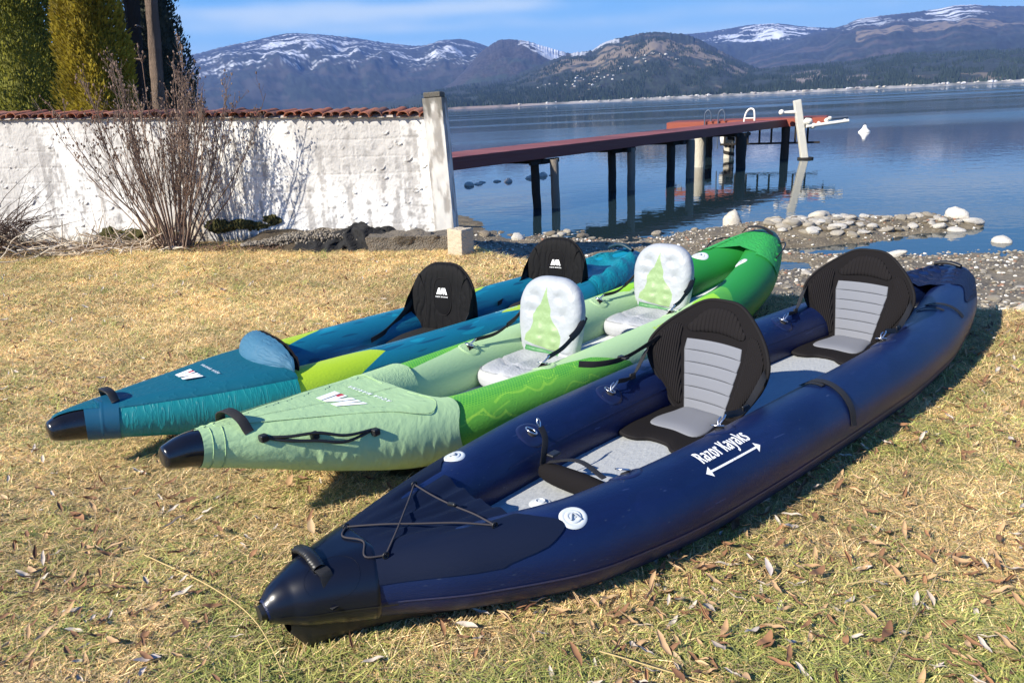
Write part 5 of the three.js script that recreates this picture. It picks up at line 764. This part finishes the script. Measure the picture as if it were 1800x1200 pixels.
// ================================================================ GRASS, FALLEN LEAVES, DRY STEMS
{
  const rnd = rng(71);
  function tuft(n, R, seed, lenK) {
    const r = rng(seed), pos = [], idx = [], col = [];
    for (let i = 0; i < n; i++) {
      const a = r() * 6.283, rr = R * Math.sqrt(r()), p = V(Math.cos(a) * rr, -.002, Math.sin(a) * rr), b = r() * 6.283, lean = .95 + .65 * r(), L = (.026 + .048 * r()) * lenK, w = .0011 + .0013 * r(), d = V(Math.cos(b), 0, Math.sin(b)), s = V(-d.z, 0, d.x), k = .5 + 1.0 * Math.pow(r(), 1.15), st = pos.length / 3, green = r() < .25;
      const c = green ? [k * .8, k * 1.02, k * .75] : [k, k, k];
      for (let j = 0; j <= 2; j++) { const u = j / 2, th = lean * (.55 + .6 * u), q = p.clone().addScaledVector(d, Math.sin(th) * L * u).add(V(0, Math.max(.0, Math.cos(th) * L * u), 0)), ww = w * (1 - u * .85); for (const e of [-1, 1]) { pos.push(q.x + s.x * ww * e, q.y, q.z + s.z * ww * e); col.push(...c); } }
      for (let j = 0; j < 2; j++) { const o = st + j * 2; idx.push(o, o + 1, o + 2, o + 1, o + 3, o + 2); }
    }
    return build(pos, idx, null, col);
  }
  const forms = [tuft(34, .06, 1, 1), tuft(34, .06, 2, 1.15), tuft(30, .055, 3, .85), tuft(26, .045, 4, 1.35)], lists = [[], [], [], []];
  const mB = M({ color: C(1, 1, 1), vertexColors: true, roughness: .85 }), q = new THREE.Quaternion(), e = new THREE.Euler();
  const put = (x, z, sc) => {
    if (lakeward(x, z) > .05 + .3 * (fbm(x * 4, z * 4, 6, 2) - .5)) return; if (z < -8.9 + (x + .8) * .235 - .0 && x < -.6) return; if (inside(x, z)) return;
    const dist = Math.hypot(x, z), patchy = fbm(x * 1.3 + 7, z * 1.3, 3, 4), fine = noise(x * 7, z * 7, 5),
    zone = .05 + .36 * smoothstep(-dist, -2.8, -1.6) + .16 * smoothstep(x, .2, 1.8) * smoothstep(-dist, -5, -2.6), gp = clamp(zone * (.25 + 1.6 * smoothstep(patchy, .34, .66)) + (fine - .5) * .35, 0, .85), green = rnd() < gp ? .75 + .25 * rnd() : .25 * rnd() * gp;
    const pt = (.78 + .5 * fbm(x * .8 + 20, z * .8, 9, 3)) * (.8 + .4 * noise(x * 3.1, z * 3.1, 8)), straw = mix(mix([.93, .66, .31], [.72, .485, .215], rnd()), [.98, .83, .52], rnd() * rnd()).map((q, i) => q * pt * [1.02, .965, .92][i]), g = mix([.19, .24, .045], [.38, .40, .095], rnd()), c = mix(straw, g, green);
    lists[green > .5 && rnd() < .6 ? 3 : (rnd() * 3) | 0].push([x, groundY(x, z), z, sc * (.8 + .45 * rnd()), c]);
  };
  for (let i = 0; i < 90000; i++) { const z = -lerp(1.05, 9.6, Math.pow(rnd(), 1.5)), hw = .75 * -z + .35; put((rnd() * 2 - 1) * hw, z, 1 + .04 * -z); }
  for (let i = 0; i < 9000; i++) put(lerp(-2.6, 2.6, rnd()), lerp(.6, -1.2, rnd()), 1.1);
  for (let i = 0; i < 26000; i++) { const z = -lerp(-.3, 10, rnd()), side = rnd() < .5 ? -1 : 1, in0 = Math.max(0, .75 * -z + .3), x = side * (in0 + 3.2 * rnd()); put(x, z, 1.35); }
  lists.forEach((l, k) => { const im = new THREE.InstancedMesh(forms[k], mB, l.length); im.name = ['dry_grass', 'dry_grass_001', 'dry_grass_002', 'green_grass'][k]; l.forEach(([x, y, z, s, c], i) => { im.setMatrixAt(i, new THREE.Matrix4().compose(V(x, y, z), q.setFromEuler(e.set(0, rnd() * 6.283, 0)), V(s, s * .9, s))); const kk = .62 + .62 * rnd(); im.setColorAt(i, C(c[0] * kk, c[1] * kk, c[2] * kk)); }); im.castShadow = im.receiveShadow = true; scene.add(im); tag(im, k < 3 ? 'matted dead straw coloured grass of the lawn' : 'fresh green grass tufts growing through the dead lawn', 'grass', null, 'stuff'); });

  const leaf = (L, W, curl, twist, sd) => surf(8, 4, (u, v) => { const s = v * 2 - 1, w = W * Math.pow(Math.sin(clamp(u, .02, .985) * Math.PI), .75) * (1 + .12 * (noise(u * 6, sd) - .5)), a = curl * (u - .5) * 2, b = s * 1.1 * twist; return V((u - .5) * L * (1 - .12 * curl * curl), Math.abs(Math.sin(a)) * L * .11 + Math.abs(Math.sin(b)) * w * .5 + .002 * Math.sin(u * 9 + sd), Math.cos(b) * s * w + .25 * curl * (u - .5) ** 2 * L * Math.sin(sd)); });
  const leaves = [leaf(.072, .013, .7, .8, 1), leaf(.085, .014, 1.2, .5, 2), leaf(.056, .015, .4, 1.1, 3), leaf(.062, .014, 1.5, .9, 4), leaf(.092, .011, .9, 1.2, 5)];
  const kinds = [['brown curled willow leaf lying on the lawn', 'brown fallen leaves', [[.23, .115, .055], [.30, .15, .07], [.17, .08, .04]]], ['pale bleached willow leaf lying on the lawn', 'pale fallen leaves', [[.50, .42, .34], [.42, .34, .27], [.47, .40, .36]]], ['tan dry willow leaf lying on the lawn', 'tan fallen leaves', [[.45, .29, .16], [.52, .36, .2], [.40, .24, .12]]]].map(([a, b, c]) => [a, b, c.map((x) => M({ color: C(...x), roughness: .85 }))]);
  const spot = (far) => { for (;;) { const z = -lerp(1.1, far ? 8 : 3.3, Math.pow(rnd(), far ? .9 : 1.3)), x = (rnd() * 2 - 1) * (.72 * -z + .25); if (!inside(x, z) && lakeward(x, z) < 0 && (x > -.2 || rnd() < .6) && (fbm(x * 1.5, z * 1.5, 14, 3) > .25 + .4 * rnd())) return [x, z]; } };
  for (let i = 0; i < 290; i++) { const [a, b, ms] = kinds[[0, 0, 0, 1, 2, 2][(rnd() * 6) | 0]], o = part('fallen_leaf', leaves[(rnd() * 5) | 0], ms[(rnd() * 3) | 0], scene), [x, z] = spot(false); o.position.set(x, groundY(x, z) + .026 + .022 * rnd(), z); o.rotation.set((rnd() - .5) * 1.1, rnd() * 6.283, (rnd() - .5) * .9); o.scale.setScalar(.65 + .6 * rnd()); const w = K1.g.worldToLocal(V(x, 0, z)), at = x < -.75 ? 'left of the navy bow' : w.x < .2 ? 'in front of the navy bow' : w.z > .35 && w.z < 1.0 ? 'close to the right flank of the navy kayak' : w.z > 0 ? 'at the lower right' : 'between the navy and green kayaks'; tag(o, a.replace('lying on the lawn', at), 'leaf', b + ' ' + at); }
  const M4 = [], cols = []; for (let i = 0; i < 2600; i++) { const [x, z] = spot(true), s = .5 + .55 * rnd(); M4.push(new THREE.Matrix4().compose(V(x, groundY(x, z) + .02 + .024 * rnd(), z), q.setFromEuler(e.set((rnd() - .5) * 1.2, rnd() * 6.283, (rnd() - .5) * 1.0)), V(s, s, s))); const w = rnd(); cols.push(w < .5 ? C(.20, .10, .05) : w < .85 ? C(.42, .27, .14) : C(.48, .41, .34)); }
  const lf = new THREE.InstancedMesh(leaves[0], M({ color: C(1, 1, 1), roughness: .85 }), M4.length); lf.name = 'leaf_scatter'; M4.forEach((m, i) => { lf.setMatrixAt(i, m); lf.setColorAt(i, cols[i]); }); lf.castShadow = lf.receiveShadow = true; scene.add(lf); tag(lf, 'small dry leaves scattered all over the lawn', 'leaves', null, 'stuff');

  const stemM = [M({ color: C(.5, .37, .16), roughness: .8 }), M({ color: C(.36, .27, .13), roughness: .8 })];
  const stems = [[[-1.35, -2.35], [-1.0, -2.1], [-.8, -1.9], [-.62, -1.62], 'long yellow dry stem lying left of the navy bow'], [[-.75, -1.75], [-.68, -1.55], [-.6, -1.42], [-.45, -1.3], 'bent dry stem in front of the navy bow tip'], [[.2, -1.72], [.5, -1.6], [.75, -1.52], [1.0, -1.5], 'thin dry stem at the bottom centre of the lawn'], [[.95, -1.62], [1.2, -1.9], [1.4, -2.1], [1.75, -2.35], 'long dry stem slanting across the lawn at the lower right'], [[1.0, -1.98], [1.25, -2.0], [1.5, -2.02], [1.8, -2.0], 'straight dry stem lying level at the lower right'], [[-.05, -1.35], [.1, -1.5], [.22, -1.62], [.3, -1.75], 'dry stem lying beneath the flank of the navy kayak'], [[.6, -1.3], [.85, -1.36], [1.05, -1.38], [1.25, -1.45], 'dry stem along the bottom edge at the right']];
  stems.forEach(([a, b, c, d, lab], i) => tag(part('dry_stem', limb([a, b, c, d].map(([x, z], j) => V(x, groundY(x, z) + .035 + .012 * ((j * 7 + i) % 3), z)), .0024, .0012, 5, 24), stemM[i % 2], scene), lab, 'stem'));
}
renderer.render(scene, camera);
